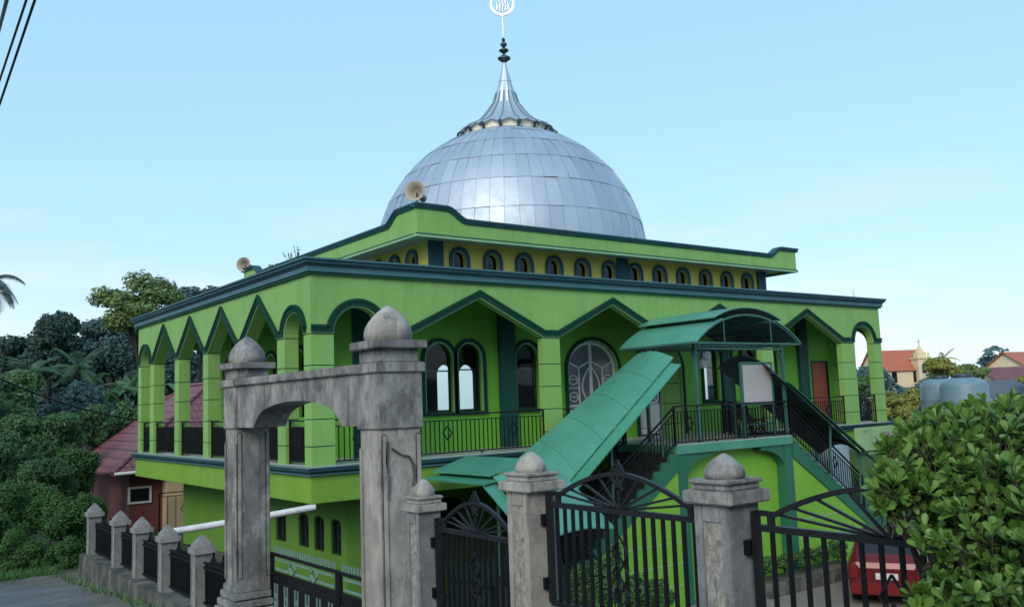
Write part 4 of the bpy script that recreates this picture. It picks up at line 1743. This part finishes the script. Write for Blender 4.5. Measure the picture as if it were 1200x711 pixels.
# ------------------------------------------------------------------ neighbours
def hip_house(name, x0, x1, y0, y1, zb, ze, zr, over, wall, roof, label, ridge=.5, wins=(), rz=0, cat='house'):
    cx, cy = (x0 + x1) / 2, (y0 + y1) / 2
    t = thing(name, (cx, cy, zb), label, cat, None, rz)
    a, b = (x1 - x0) / 2, (y1 - y0) / 2
    h = zb
    m = MB()
    m.box(-a, a, -b, b, 0, ze - zb)
    m.build('wall', wall, t, local=True)
    m = MB()
    A, B = a + over, b + over
    z0, z1 = ze - zb, zr - zb
    if A >= B:
        ra = A - B if ridge is None else A * ridge
        vs = [(-A, -B, z0), (A, -B, z0), (A, B, z0), (-A, B, z0), (-ra, 0, z1), (ra, 0, z1)]
        m.add(vs, [(0, 1, 5, 4), (1, 2, 5), (2, 3, 4, 5), (3, 0, 4)], 0)
        hips = ((0, 4), (1, 5), (2, 5), (3, 4), (4, 5))
    else:
        rb = B - A if ridge is None else B * ridge
        vs = [(-A, -B, z0), (A, -B, z0), (A, B, z0), (-A, B, z0), (0, -rb, z1), (0, rb, z1)]
        m.add(vs, [(0, 1, 4), (1, 2, 5, 4), (2, 3, 5), (3, 0, 4, 5)], 0)
        hips = ((0, 4), (1, 4), (2, 5), (3, 5), (4, 5))
    m.add([(v[0], v[1], v[2] - .1) for v in vs[:4]], [(3, 2, 1, 0)], 0)
    m.add([v for v in vs[:4]] + [(v[0], v[1], v[2] - .1) for v in vs[:4]], [(0, 4, 5, 1), (1, 5, 6, 2), (2, 6, 7, 3), (3, 7, 4, 0)], 0)
    rf = m.build('roof', roof, t, local=True)
    m = MB()
    for i, j in hips:
        if (Vector(vs[i]) - Vector(vs[j])).length > .05:
            m.tube([vs[i], vs[j]], .10, 6)
    m.build('ridge_cap', roof, rf, local=True)
    for (wx_, wz_, ww, wh) in wins:
        m = MB()
        m.box(wx_ - ww / 2, wx_ + ww / 2, -b - .03, -b - .002, wz_, wz_ + wh)
        wn = m.build('window', CARGL, t, local=True)
        m = MB()
        for q in ((-1, 0), (1, 0)):
            m.box(wx_ + q[0] * ww / 2 - .04, wx_ + q[0] * ww / 2 + .04, -b - .06, -b - .031, wz_ - .04, wz_ + wh + .04)
        m.box(wx_ - ww / 2 + .04, wx_ + ww / 2 - .04, -b - .06, -b - .031, wz_ - .04, wz_ + .03)
        m.box(wx_ - ww / 2 + .04, wx_ + ww / 2 - .04, -b - .06, -b - .031, wz_ + wh - .03, wz_ + wh + .04)
        m.build('frame', WHITE, wn, local=True)
    return t


nb = hip_house('house', .7, 9.3, 17.05, 28.0, -4.2, -.80, 2.45, .75, MAROON, ROOFT, 'maroon house with a maroon tiled hip roof behind the left end of the mosque', None, ((-3.95, 2.28, .74, .52),))
m = MB()
m.box(-3.15, -.6, -6.0, -5.48, 0.2, 3.35)
m.build('side_wall', CREAM, nb, local=True)
m = MB()
railing(m, (-3.5, -6.35, 1.25), (-.6, -6.35, 1.25), 1.35, .30, (.30, .75))
m.build('railing', BLACK, nb, local=True)
m = MB()
m.box(-3.5, -.6, -6.45, -6.01, 1.0, 1.22)
m.build('balcony', CREAM, nb, local=True)
m = MB()
m.tube([(-5.0, -6.3, 3.38), (-2.4, -6.3, 3.43)], .06, 8)
m.build('gutter', PVC, nb, local=True)

# far right houses
def gable_house(name, px, py_ridge, d, w_, l_, hw, hr, rz, wall, roof, label):
    top = at(px, py_ridge, d)
    base = Vector((top.x, top.y, top.z - hw - hr))
    t = thing(name, base, label, 'house', None, rz)
    m = MB()
    m.box(-l_ / 2, l_ / 2, -w_ / 2, w_ / 2, -3, hw)
    m.prism([(-w_ / 2, hw), (w_ / 2, hw), (0, hw + hr - .06)], lambda u, tt, z: (-l_ / 2 + tt, u, z), .0, l_)
    m.build('wall', wall, t, local=True)
    m = MB()
    o = .4
    for s in (-1, 1):
        m.grid(lambda u, v: (-l_ / 2 - o + (l_ + 2 * o) * u, s * (w_ / 2 + o) * (1 - v), hw - o * hr / (w_ / 2) + (hr + o * hr / (w_ / 2)) * v), 2, 2, 0, False, (0, 0, .1))
    m.build('roof', roof, t, local=True)
    for k in (-.25, .2):
        m = MB()
        m.box(l_ * k - .5, l_ * k + .5, -w_ / 2 - .04, -w_ / 2 - .002, .5, hw - .5)
        m.build('window', CARGL, t, local=True)
    return t


ry = -YAW
ch = gable_house('church', 1046, 411, 170, 8, 9.4, 3.0, 3.6, ry + .12, SUNCREAM, ROOFO, 'distant church with an orange roof and a small cream tower')
ch['category'] = 'church'
tb = at(1080, 441, 166)
off = Matrix.Rotation(-(ry + .12), 4, 'Z') @ (tb - ch.location)
m = MB()
c = off
m.box(c.x - 1.15, c.x + 1.15, c.y - 1.15, c.y + 1.15, c.z - 4, c.z + 3.3)
m.box(c.x - 1.35, c.x + 1.35, c.y - 1.35, c.y + 1.35, c.z + 3.3, c.z + 3.6)
m.box(c.x - .8, c.x + .8, c.y - .8, c.y + .8, c.z + 3.6, c.z + 4.5)
m.taper(c.x, c.y, c.z + 4.5, c.z + 5.9, 1.2, 1.2, .1, .1)
for q in (-1, 1):
    m.taper(c.x + q * 1.05, c.y - 1.05, c.z + 3.6, c.z + 4.6, .4, .4, .06, .06)
tw = m.build('tower', SUNCREAM, ch, local=True)
m = MB()
m.bar((c.x, c.y, c.z + 5.8), (c.x, c.y, c.z + 7.0), .16)
m.bar((c.x - .4, c.y, c.z + 6.5), (c.x + .4, c.y, c.z + 6.5), .16)
m.build('cross', SUNCREAM, tw, local=True)
m = MB()
m.prism(arc(c.x - .45, c.x + .45, c.z + 2.0, .45) + [(c.x + .45, c.z + .6), (c.x - .45, c.z + .6)], FX(c.y - 1.16), -.03, .0)
m.build('window', CARGL, tw, local=True)
gable_house('house', 1194, 413, 120, 7.0, 6.5, 2.2, 2.4, ry + .5, SUNCREAM, ROOFO, 'far house with a bright orange roof at the right edge')
gable_house('house', 1172, 431, 100, 5.5, 5.0, 1.6, 1.5, ry + .2, CREAM, ROOFT, 'small far house with a dull pink tiled roof below the orange roofed house')
gh = gable_house('house', 1188, 446, 62, 3.6, 4.4, 1.2, 1.5, ry + .1, PVC, ROOFG, 'low house with a grey sheet roof and white gable beside the water tanks')

# water tanks on a stand
def water_tank(px, py_top, d, r, h, label):
    top = at(px, py_top, d)
    t = thing('water_tank', (top.x, top.y, top.z - h), label, 'water tank', 'blue grey water tanks on the stand')
    m = MB()
    prof = [(r * .98, 0), (r, .05), (r, h * .22), (r * 1.015, h * .24), (r, h * .26), (r, h * .48), (r * 1.015, h * .5), (r, h * .52), (r, h * .78), (r * .95, h * .84), (r * .72, h * .92), (r * .42, h * .95)]
    m.lathe(prof, (0, 0, 0), 28)
    m.build('body', TANK, t, local=True)
    m = MB()
    m.lathe([(r * .36, h * .93), (r * .40, h * .94), (r * .40, h * 1.0), (r * .34, h * 1.02), (0, h * 1.025)], (0, 0, 0), 20)
    m.build('lid', TANKD, t, local=True)
    return t


ta = water_tank(1100, 441, 30, .62, 1.55, 'left blue grey water tank, partly behind its neighbour')
tb_ = water_tank(1128, 439, 28.5, .72, 1.75, 'right and larger blue grey water tank')
mid = (ta.location + tb_.location) / 2
zt = min(ta.location.z, tb_.location.z)
t = thing('tank_stand', (mid.x, mid.y, -5), 'concrete stand carrying the two water tanks', 'stand')
m = MB()
m.box(mid.x - 1.8, mid.x + 1.8, mid.y - 1.8, mid.y + 1.8, zt - .2, zt - .002)
m.build('deck', CONC, t)
for sx2 in (-1, 1):
    for sy2 in (-1, 1):
        m = MB()
        m.box(mid.x + sx2 * 1.5 - .15, mid.x + sx2 * 1.5 + .15, mid.y + sy2 * 1.5 - .15, mid.y + sy2 * 1.5 + .15, -6, zt - .2)
        m.build('leg', CONC, t)

# ------------------------------------------------------------------ red car seen from behind
cp = Vector((13.15, -4.75, YARD))
car = thing('parked_car', cp, 'red hatchback parked in the courtyard behind the fan gate and the bush', 'car', None, 0.0)
dirc = Vector((CAMP.x - cp.x, CAMP.y - cp.y, 0)).normalized()
car.rotation_euler.z = math.atan2(dirc.y, dirc.x) + PI / 2 - .04     # local -y looks at the road


def car_section(y, wl_, wt, zb, zbelt, ztop):
    return [(-wl_ / 2 * .96, y, zb), (-wl_ / 2, y, zb + .2), (-wl_ / 2, y, zbelt), (-wt / 2, y, ztop - .05), (-wt / 2 * .85, y, ztop), (wt / 2 * .85, y, ztop), (wt / 2, y, ztop - .05), (wl_ / 2, y, zbelt), (wl_ / 2, y, zb + .2), (wl_ / 2 * .96, y, zb)]


secs = [(-1.85, 1.52, 1.46, .30, .62, .86), (-1.80, 1.62, 1.55, .24, .80, .98), (-1.72, 1.66, 1.40, .22, .92, 1.08), (-1.45, 1.68, 1.26, .20, .95, 1.44), (-1.2, 1.68, 1.24, .20, .95, 1.50), (.1, 1.68, 1.24, .20, .94, 1.52), (.55, 1.68, 1.26, .20, .93, 1.44), (1.15, 1.66, 1.44, .20, .90, 1.0), (1.75, 1.60, 1.40, .22, .78, .86), (1.9, 1.45, 1.3, .30, .62, .70)]
m = MB()
vs = []
for s_ in secs:
    vs += car_section(*s_)
k = 10
fs = []
for i in range(len(secs) - 1):
    for q in range(k):
        fs.append((i * k + q, i * k + (q + 1) % k, (i + 1) * k + (q + 1) % k, (i + 1) * k + q))
fs += [tuple(range(k)), tuple(range((len(secs) - 1) * k, len(secs) * k))]
m.add(vs, fs, 0, False)
m.build('body', RED, car, local=True, bevel=.03)
m = MB()
m.add([(-.56, -1.70, 1.03), (.56, -1.70, 1.03), (.50, -1.49, 1.38), (-.50, -1.49, 1.38)], [(0, 1, 2, 3)], 0)
m.v = [(x, y - .035, z) for x, y, z in m.v]
m.grid(lambda u, v: (-.58 + 1.16 * u, -1.745 + .225 * v, 1.02 + .37 * v), 1, 1, 0, False, (0, .03, .01))
m.build('rear_window', CARGL, car, local=True)
m = MB()
for s_ in (-1, 1):
    m.grid(lambda u, v: (s_ * (.845 - .2 * v), -1.3 + 1.9 * u, .98 + .42 * v), 1, 1, 0, False, (s_ * .012, 0, 0))
m.build('side_window', CARGL, car, local=True)
m = MB()
m.box(-.80, .80, -1.97, -1.80, .28, .52)
m.build('bumper', REDL, car, local=True, bevel=.03)
for s_ in (-1, 1):
    m = MB()
    m.box(s_ * .70 - .1, s_ * .70 + .1, -1.87, -1.78, .62, .92)
    m.build('tail_lamp', REDL, car, local=True, bevel=.02)
m = MB()
m.box(-.24, .24, -1.885, -1.86, .62, .76)
m.build('number_plate', PLATE, car, local=True)
for x in (-.72, .72):
    for y in (-1.15, 1.2):
        m = MB()
        m.lathe([(.16, -.1), (.28, -.1), (.30, -.07), (.30, .07), (.28, .1), (.16, .1)], (x, y, .30), 20, 0, True, 'X')
        wh = m.build('wheel', RUBBER, car, local=True)
        m = MB()
        m.lathe([(.0, -.08), (.17, -.085), (.17, .085), (.0, .08)], (x, y, .30), 16, 0, False, 'X')
        m.build('rim', SILV, wh, local=True)


# ------------------------------------------------------------------ big bush at the right (rosettes of broad leaves)
def bush_leaf(mb, p, d, n, L, wd, curl):
    """broad leaf widening to a rounded tip"""
    d = d.normalized()
    c = d.cross(n).normalized()
    n = c.cross(d)
    st = [(0, .10), (.22, .26), (.48, .62), (.74, .95), (.92, .72), (1.0, .12)]
    vs = []
    for t_, w_ in st:
        q = p + d * (L * t_) - n * (curl * L * t_ * t_)
        e = c * (wd * .5 * w_)
        rise = n * (wd * .13 * w_)
        vs += [q - e + rise, q, q + e + rise]
    fs = []
    for i in range(len(st) - 1):
        a = i * 3
        fs += [(a, a + 1, a + 4, a + 3), (a + 1, a + 2, a + 5, a + 4)]
    mb.add(vs, fs, 0, True)


def big_bush():
    rnd = random.Random(21)
    c0_ = at(1150, 640, 5.0)
    base = Vector((c0_.x, c0_.y, ground_z(c0_.x, c0_.y)))
    t = thing('bush', base, 'large glossy green bush with broad leaves filling the lower right', 'bush')
    lobes = []
    # crown lobes: centre pixel, depth, radius in metres
    for (px, py, d, r) in ((1150, 560, 5.6, .42), (1105, 560, 5.5, .28), (1200, 540, 5.8, .40), (1072, 522, 5.7, .12), (1130, 505, 5.8, .18), (1180, 497, 5.9, .17), (1160, 640, 5.4, .33), (1190, 650, 5.2, .45), (1066, 572, 5.5, .14), (1240, 600, 5.6, .5), (1135, 712, 5.2, .26), (1200, 730, 5.1, .5), (1150, 560, 6.3, .5), (1240, 505, 6.0, .3), (1092, 505, 5.9, .11), (1300, 640, 5.6, .5), (1045, 552, 5.6, .07), (1044, 570, 5.5, .10), (1033, 590, 5.5, .06), (1050, 600, 5.5, .07), (1080, 708, 5.2, .07), (1095, 612, 5.5, .13), (1098, 645, 5.3, .10), (1120, 610, 5.4, .2), (1040, 528, 5.7, .05)):
        lobes.append((at(px, py, d - .62), r * .9))
    m = MB()
    st = MB()
    root = base + Vector((0, 0, .0))
    for (c, r) in lobes:
        st.tube([root + Vector((rnd.gauss(0, .06), rnd.gauss(0, .06), 0)), root.lerp(c, .5) + Vector((rnd.gauss(0, .08), rnd.gauss(0, .08), .05)), c], .022, 5, 0, .009)
        k = int(7 + 1650 * r * r)
        for _ in range(k):
            v = Vector((rnd.gauss(0, 1), rnd.gauss(0, 1), rnd.gauss(.15, 1))).normalized()
            f = rnd.random() ** .38 * (1.0 if rnd.random() < .86 else rnd.uniform(1.05, 1.35))
            p = c + Vector((v.x * r * f, v.y * r * f, v.z * r * f))
            ax = (v * .7 + Vector((rnd.gauss(0, .35), rnd.gauss(0, .35), .75 + rnd.gauss(0, .3)))).normalized()
            st.tube([p - ax * .12 - v * .05, p], .005, 4, 0, .004, False)
            e1 = ax.orthogonal().normalized()
            e2 = ax.cross(e1)
            nl_ = rnd.randint(5, 9)
            ph = rnd.uniform(0, 6.28)
            for q in range(nl_):
                a = ph + q * 2.4
                open_ = rnd.uniform(.35, 1.2) * (.45 + .6 * q / nl_)
                d = ax * math.cos(open_) + (e1 * math.cos(a) + e2 * math.sin(a)) * math.sin(open_)
                L = rnd.choice((rnd.uniform(.035, .06), rnd.uniform(.055, .095), rnd.uniform(.06, .1)))
                bush_leaf(m, p - ax * (.03 * q / nl_), d, ax + Vector((rnd.gauss(0, .15), rnd.gauss(0, .15), rnd.gauss(0, .15))), L, L * rnd.uniform(.40, .52), rnd.uniform(-.1, .35))
    m.build('foliage', L_BUSH, t, recalc=False)
    st.build('stem', BARK, t)


big_bush()


# ------------------------------------------------------------------ left trees and shrubs
def tree_at(name, px, py_top, py_bot, d, half_px, mat, label, n, size, seed, **kw):
    """crown seen between py_top and py_bot, half_px wide each side, at depth d"""
    top, bot = at(px, py_top, d), at(px, py_bot, d)
    gz = ground_z(top.x, top.y)
    h = (top.z - bot.z) / 2
    wdt = half_px / 1041.94 * d
    trunk = max(.3, bot.z - gz)
    return tree(name, (top.x, top.y, gz if bot.z > gz else bot.z - .3), wdt * .86, h * .86, trunk, mat, label, n, size, seed, **kw)


GT = 'trees beyond the road on the left'
tree_at('broadleaf_tree', 164, 304, 392, 58, 50, L_LIGHT, 'tall pale green spreading tree, its crown standing out against the sky', 3000, .44, 1, group=GT, lob=18, flat=1.2, spread=1.3, shell=.8)
tree_at('broadleaf_tree', 58, 345, 455, 52, 50, L_DARK, 'dark rounded tree at the left, below the level of the pale spreading tree', 3600, .44, 2, group=GT)
tree_at('broadleaf_tree', 14, 374, 470, 54, 36, L_DARK, 'dark small crown at the far left edge under the palm', 2200, .44, 3, group=GT)
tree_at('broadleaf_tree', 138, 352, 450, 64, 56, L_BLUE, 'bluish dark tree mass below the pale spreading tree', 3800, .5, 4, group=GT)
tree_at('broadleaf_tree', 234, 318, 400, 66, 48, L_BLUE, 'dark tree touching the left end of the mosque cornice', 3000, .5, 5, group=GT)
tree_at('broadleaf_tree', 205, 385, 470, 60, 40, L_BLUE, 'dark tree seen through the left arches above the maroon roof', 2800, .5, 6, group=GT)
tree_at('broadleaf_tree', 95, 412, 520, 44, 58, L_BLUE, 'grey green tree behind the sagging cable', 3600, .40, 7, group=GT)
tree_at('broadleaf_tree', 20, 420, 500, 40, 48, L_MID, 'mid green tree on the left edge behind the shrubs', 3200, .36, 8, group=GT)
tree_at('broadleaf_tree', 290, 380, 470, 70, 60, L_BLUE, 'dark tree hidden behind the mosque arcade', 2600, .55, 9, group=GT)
tree_at('broadleaf_tree', 150, 452, 540, 40, 40, L_MID, 'dense bush tree above the maroon roof', 2600, .34, 10, group=GT)

GS = 'shrubs along the far side of the road'
for i, (px, t0, b0, d, hp, n, s, mt, lab) in enumerate((
        (50, 465, 560, 33, 58, 3400, .26, L_MID, 'wide light shrub in the middle of the left bank'),
        (-10, 480, 590, 30, 45, 2400, .24, L_MID, 'shrub cut by the left edge of the photo'),
        (95, 500, 600, 31, 34, 2400, .24, L_SHRUB, 'shrub beside the left eave of the maroon roof'),
        (30, 540, 640, 27, 50, 3200, .20, L_SHRUB, 'dark shrub low on the left bank'),
        (82, 560, 650, 26, 34, 2600, .18, L_SHRUB, 'dark shrub behind the farthest fence post'),
        (-15, 580, 668, 25, 36, 2200, .18, L_SHRUB, 'low dark shrub by the road at the left edge'),
        (35, 606, 672, 24.5, 42, 2800, .15, L_SHRUB, 'low spreading shrub at the far edge of the road'),
        (85, 618, 672, 24, 26, 2200, .13, L_SHRUB, 'small leafy shrub at the foot of the corner fence post'),
        (112, 560, 650, 27, 24, 1800, .16, L_SHRUB, 'thin dark shrub left of the maroon wall'),
        (5, 440, 520, 38, 50, 3000, .28, L_MID, 'tall pale shrub below the left cables'),
        (95, 462, 530, 38, 40, 2600, .27, L_MID, 'feathery green shrub above the left end of the maroon roof'),
        (60, 520, 610, 29, 44, 3000, .21, L_MID, 'lighter bushy shrub in the centre of the roadside bank'))):
    tree_at('shrub', px, t0, b0, d, hp, mt, lab, n, s, 40 + i, group=GS, cat='shrub', lob=12, trunk_r=.05, aspect=2.8, shell=.5)

# grass fringe by the road: nobody could count it
rnd = random.Random(9)
m = MB()
for _ in range(2600):
    x = rnd.uniform(-9, -3.1)
    y = 8.6 + abs(rnd.gauss(0, .6)) + (x + 3) * .02
    if rnd.random() < .08:
        y = rnd.uniform(-2, 8.5)
        x = -3.12 - abs(rnd.gauss(0, .10))
    z = ground_z(x, y)
    h = rnd.uniform(.06, .25)
    a = rnd.uniform(0, 6.28)
    dx, dy = math.cos(a) * .02, math.sin(a) * .02
    bx, by = rnd.gauss(0, .08), rnd.gauss(0, .08)
    m.add([(x - dx, y - dy, z - .02), (x + dx, y + dy, z - .02), (x + bx, y + by, z + h)], [(0, 1, 2)])
tag(m.build('grass', L_SHRUB, recalc=False), 'low grass and weeds along the road edge', 'grass', None, 'stuff')


def palm(px, py, d, zg, n, L, label, mat, seed, group, droop=.6):
    rnd = random.Random(seed)
    top = at(px, py, d)
    t = thing('palm_tree', (top.x, top.y, zg), label, 'palm', group)
    h = top.z - zg
    m = MB()
    m.tube([(0, 0, -.3), (.1, 0, h * .5), (0, 0, h)], .16, 8, 0, .11)
    m.build('trunk', BARK, t, local=True)
    m = MB()
    for k in range(n):
        a = 2 * PI * k / n + rnd.uniform(-.2, .2)
        e = rnd.uniform(-.1, 1.15)
        dirv = Vector((math.cos(a) * math.cos(e), math.sin(a) * math.cos(e), math.sin(e)))
        p = Vector((0, 0, h))
        pts = [p.copy()]
        st = L / 12
        for i in range(12):
            dirv = (dirv + Vector((0, 0, -droop * .16))).normalized()
            p = p + dirv * st
            pts.append(p.copy())
        for i in range(1, 13):
            dv = (pts[i] - pts[i - 1]).normalized()
            sd = dv.cross(Vector((0, 0, 1))).normalized()
            ll = L * .30 * math.sin(PI * (i + 1.2) / 14.5)
            for s_ in (-1, 1):
                for q in (0, .5):
                    b0 = pts[i - 1].lerp(pts[i], q)
                    tip = b0 + sd * s_ * ll * .8 + dv * ll * .5 - Vector((0, 0, ll * .35))
                    wv = dv * (st * .22)
                    m.add([b0 - wv, b0 + wv, tip], [(0, 1, 2)])
        m.tube(pts, .03, 4, 0, .01, False)
    m.build('crown', mat, t, local=True, recalc=False)


pa = at(-14, 340, 42)
palm(-14, 332, 40, ground_z(*at(-14, 332, 40)[:2]), 22, 1.75, 'dark palm at the left edge against the sky', L_DARK, 1, None, 1.1)
palm(92, 432, 46, ground_z(*at(92, 432, 46)[:2]), 17, 1.7, 'coconut palm with drooping fronds among the grey green trees', L_PALM, 2, 'palms among the left trees')
palm(38, 436, 44, ground_z(*at(38, 436, 44)[:2]), 15, 1.6, 'coconut palm left of the sagging cable', L_PALM, 3, 'palms among the left trees')


def banana(px, py, d, L, n, label, seed, group, mat=None):
    rnd = random.Random(seed)
    top = at(px, py, d)
    zg = ground_z(top.x, top.y)
    t = thing('banana_plant', (top.x, top.y, zg), label, 'banana plant', group)
    h = top.z - zg
    m = MB()
    m.tube([(0, 0, -.2), (.05, 0, h * .5), (0, 0, h * .98)], .16, 8, 0, .08)
    m.build('stem', L_BAN, t, local=True)
    m = MB()
    for k in range(n):
        a = 2 * PI * k / n + rnd.uniform(-.3, .3)
        e = rnd.uniform(.5, 1.35)
        dirv = Vector((math.cos(a) * math.cos(e), math.sin(a) * math.cos(e), math.sin(e)))
        p = Vector((0, 0, h * .95))
        rows_ = []
        for i in range(11):
            sd = dirv.cross(Vector((0, 0, 1))).normalized()
            wv = L * .16 * math.sin(PI * min(1, .08 + i / 10.6)) + .01
            rows_.append((p - sd * wv + Vector((0, 0, -wv * .2)), p.copy(), p + sd * wv + Vector((0, 0, -wv * .2))))
            dirv = (dirv + Vector((0, 0, -.14 - .02 * i))).normalized()
            p = p + dirv * L / 10
        vs = [v for r in rows_ for v in r]
        fs = []
        for i in range(10):
            fs += [(3 * i, 3 * i + 1, 3 * i + 4, 3 * i + 3), (3 * i + 1, 3 * i + 2, 3 * i + 5, 3 * i + 4)]
        m.add(vs, fs, 0, True)
    m.build('foliage', mat or L_BAN, t, local=True, recalc=False)


GB = 'banana plants beyond the maroon roof'
banana(128, 468, 50, 2.0, 9, 'banana plant behind the left edge of the maroon roof', 1, GB)
banana(150, 455, 52, 2.1, 8, 'banana plant just left of the mosque arcade, above the roof', 2, GB)
banana(214, 462, 48, 2.0, 8, 'banana plant seen through the first left arches', 3, GB)
banana(104, 455, 46, 1.9, 8, 'banana plant standing among the grey green trees', 4, GB)

# right side vegetation
GR = 'sunlit trees on the right'
tree_at('broadleaf_tree', 1108, 412, 446, 72, 28, L_YEL, 'sunlit yellow green tree right of the small cream tower', 1700, .42, 60, group=GR)
tree_at('broadleaf_tree', 1140, 421, 450, 74, 24, L_LIGHT, 'pale green tree between the tower and the orange roofed house', 1500, .42, 61, group=GR)
tree_at('broadleaf_tree', 1205, 425, 455, 60, 14, L_YEL, 'yellow green tree at the right edge before the orange roof', 900, .34, 62, group=GR)
tree_at('broadleaf_tree', 1003, 428, 470, 62, 20, L_MID, 'grey green tree framed by the rightmost arch of the mosque', 1400, .4, 63, group=GR)
tree_at('broadleaf_tree', 1056, 438, 505, 40, 30, L_YEL, 'sunlit yellow bushy tree just right of the mosque corner', 2600, .22, 64, group=GR, spread=.8)
tree_at('broadleaf_tree', 1030, 465, 510, 46, 18, L_YEL, 'sunlit bush seen below the rightmost arch', 1500, .24, 65, group=GR)
tree_at('broadleaf_tree', 1085, 470, 520, 36, 24, L_LIGHT, 'green tree at the foot of the water tanks', 1600, .2, 66, group=GR)
tree_at('broadleaf_tree', 1160, 462, 510, 46, 34, L_MID, 'green tree in front of the low grey roofed house', 1800, .26, 67, group=GR)
palm(1106, 420, 78, ground_z(*at(1106, 420, 78)[:2]), 11, 1.4, 'small far palm standing above the sunlit trees', L_LIGHT, 7, None)

# far wooded rise that closes the view on both sides
rnd = random.Random(77)
m = MB()
pts = []
for px0, px1, yt, d, n in ((-260, 330, 402, 95, 7500), (940, 1420, 432, 150, 2600)):
    for _ in range(n):
        px = rnd.uniform(px0, px1)
        yb_ = 500
        yq = yt + 16 * math.sin(px * .031) + 9 * math.sin(px * .09) + (yb_ - yt) * rnd.random() ** 1.3
        p = at(px, yq, d + rnd.uniform(-5, 5))
        pts.append((p, Vector((rnd.gauss(0, .4), -.6, .4))))
leaf_cards(m, pts, 1.7, rnd, 1.5)
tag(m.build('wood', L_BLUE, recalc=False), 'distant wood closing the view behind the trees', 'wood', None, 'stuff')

# garden plants in the courtyard before the stair wall
GPn = 'garden plants in the courtyard'
for i, (px, py, d, w_, h_, lab) in enumerate(((712, 640, 16.4, .42, .65, 'tall dark garden plant behind the middle of the fan gate'), (745, 662, 16.2, .36, .5, 'rounded garden plant right of the fan gate ornament'), (682, 655, 16.8, .35, .5, 'garden plant at the left of the green stair wall'), (770, 676, 16.5, .3, .35, 'low garden plant at the foot of the green stair pillar'))):
    p = at(px, py, d)
    tree('garden_plant', (p.x, p.y, YARD), w_, h_, max(.2, p.z - YARD - 2 * h_ * .9), L_SHRUB, lab, 700, .16, 80 + i, GPn, 'plant', 6, .4, .03)
for i, x in enumerate((10.9, 11.7, 12.5, 13.3, 14.1)):
    tree('planter_shrub', (x, -2.7, YARD + .27), .36, .28, .12, L_SHRUB, ['shrub at the left end of the dark planter', 'second shrub from the left in the dark planter', 'middle shrub of the dark planter', 'shrub in the planter behind the red car', 'shrub at the right end of the planter'][i], 420, .13, 90 + i, 'shrubs in the planter', 'shrub', 5, .4, .02)

# weeds sprouting on the cornice edge
for i, (x, y, s, lab) in enumerate(((-.05, .9, .30, 'weed tuft sprouting on the cornice near its front corner'), (-.05, .55, .36, 'twin stemmed weed at the front corner of the cornice'), (-.02, 2.1, .22, 'small weed on the left cornice edge'), (20.2, -.05, .42, 'thin dry stalk standing on the right end of the cornice'))):
    rnd = random.Random(200 + i)
    m = MB()
    for k in range(5 if i < 3 else 2):
        tip = Vector((rnd.gauss(0, .08), rnd.gauss(0, .08), s * rnd.uniform(.6, 1)))
        m.tube([(0, 0, 0), tip * .6, tip], .007, 4, 0, .004)
        for q in range(4 if i < 3 else 0):
            c_ = tip * rnd.uniform(.5, 1)
            leaf_cards(m, [(c_, Vector((0, 0, 1)))], .07, rnd)
    o = m.build('weed', L_SHRUB, recalc=False)
    o.location = (x, y, 4.33)
    tag(o, lab, 'weed', 'weeds on the cornice')
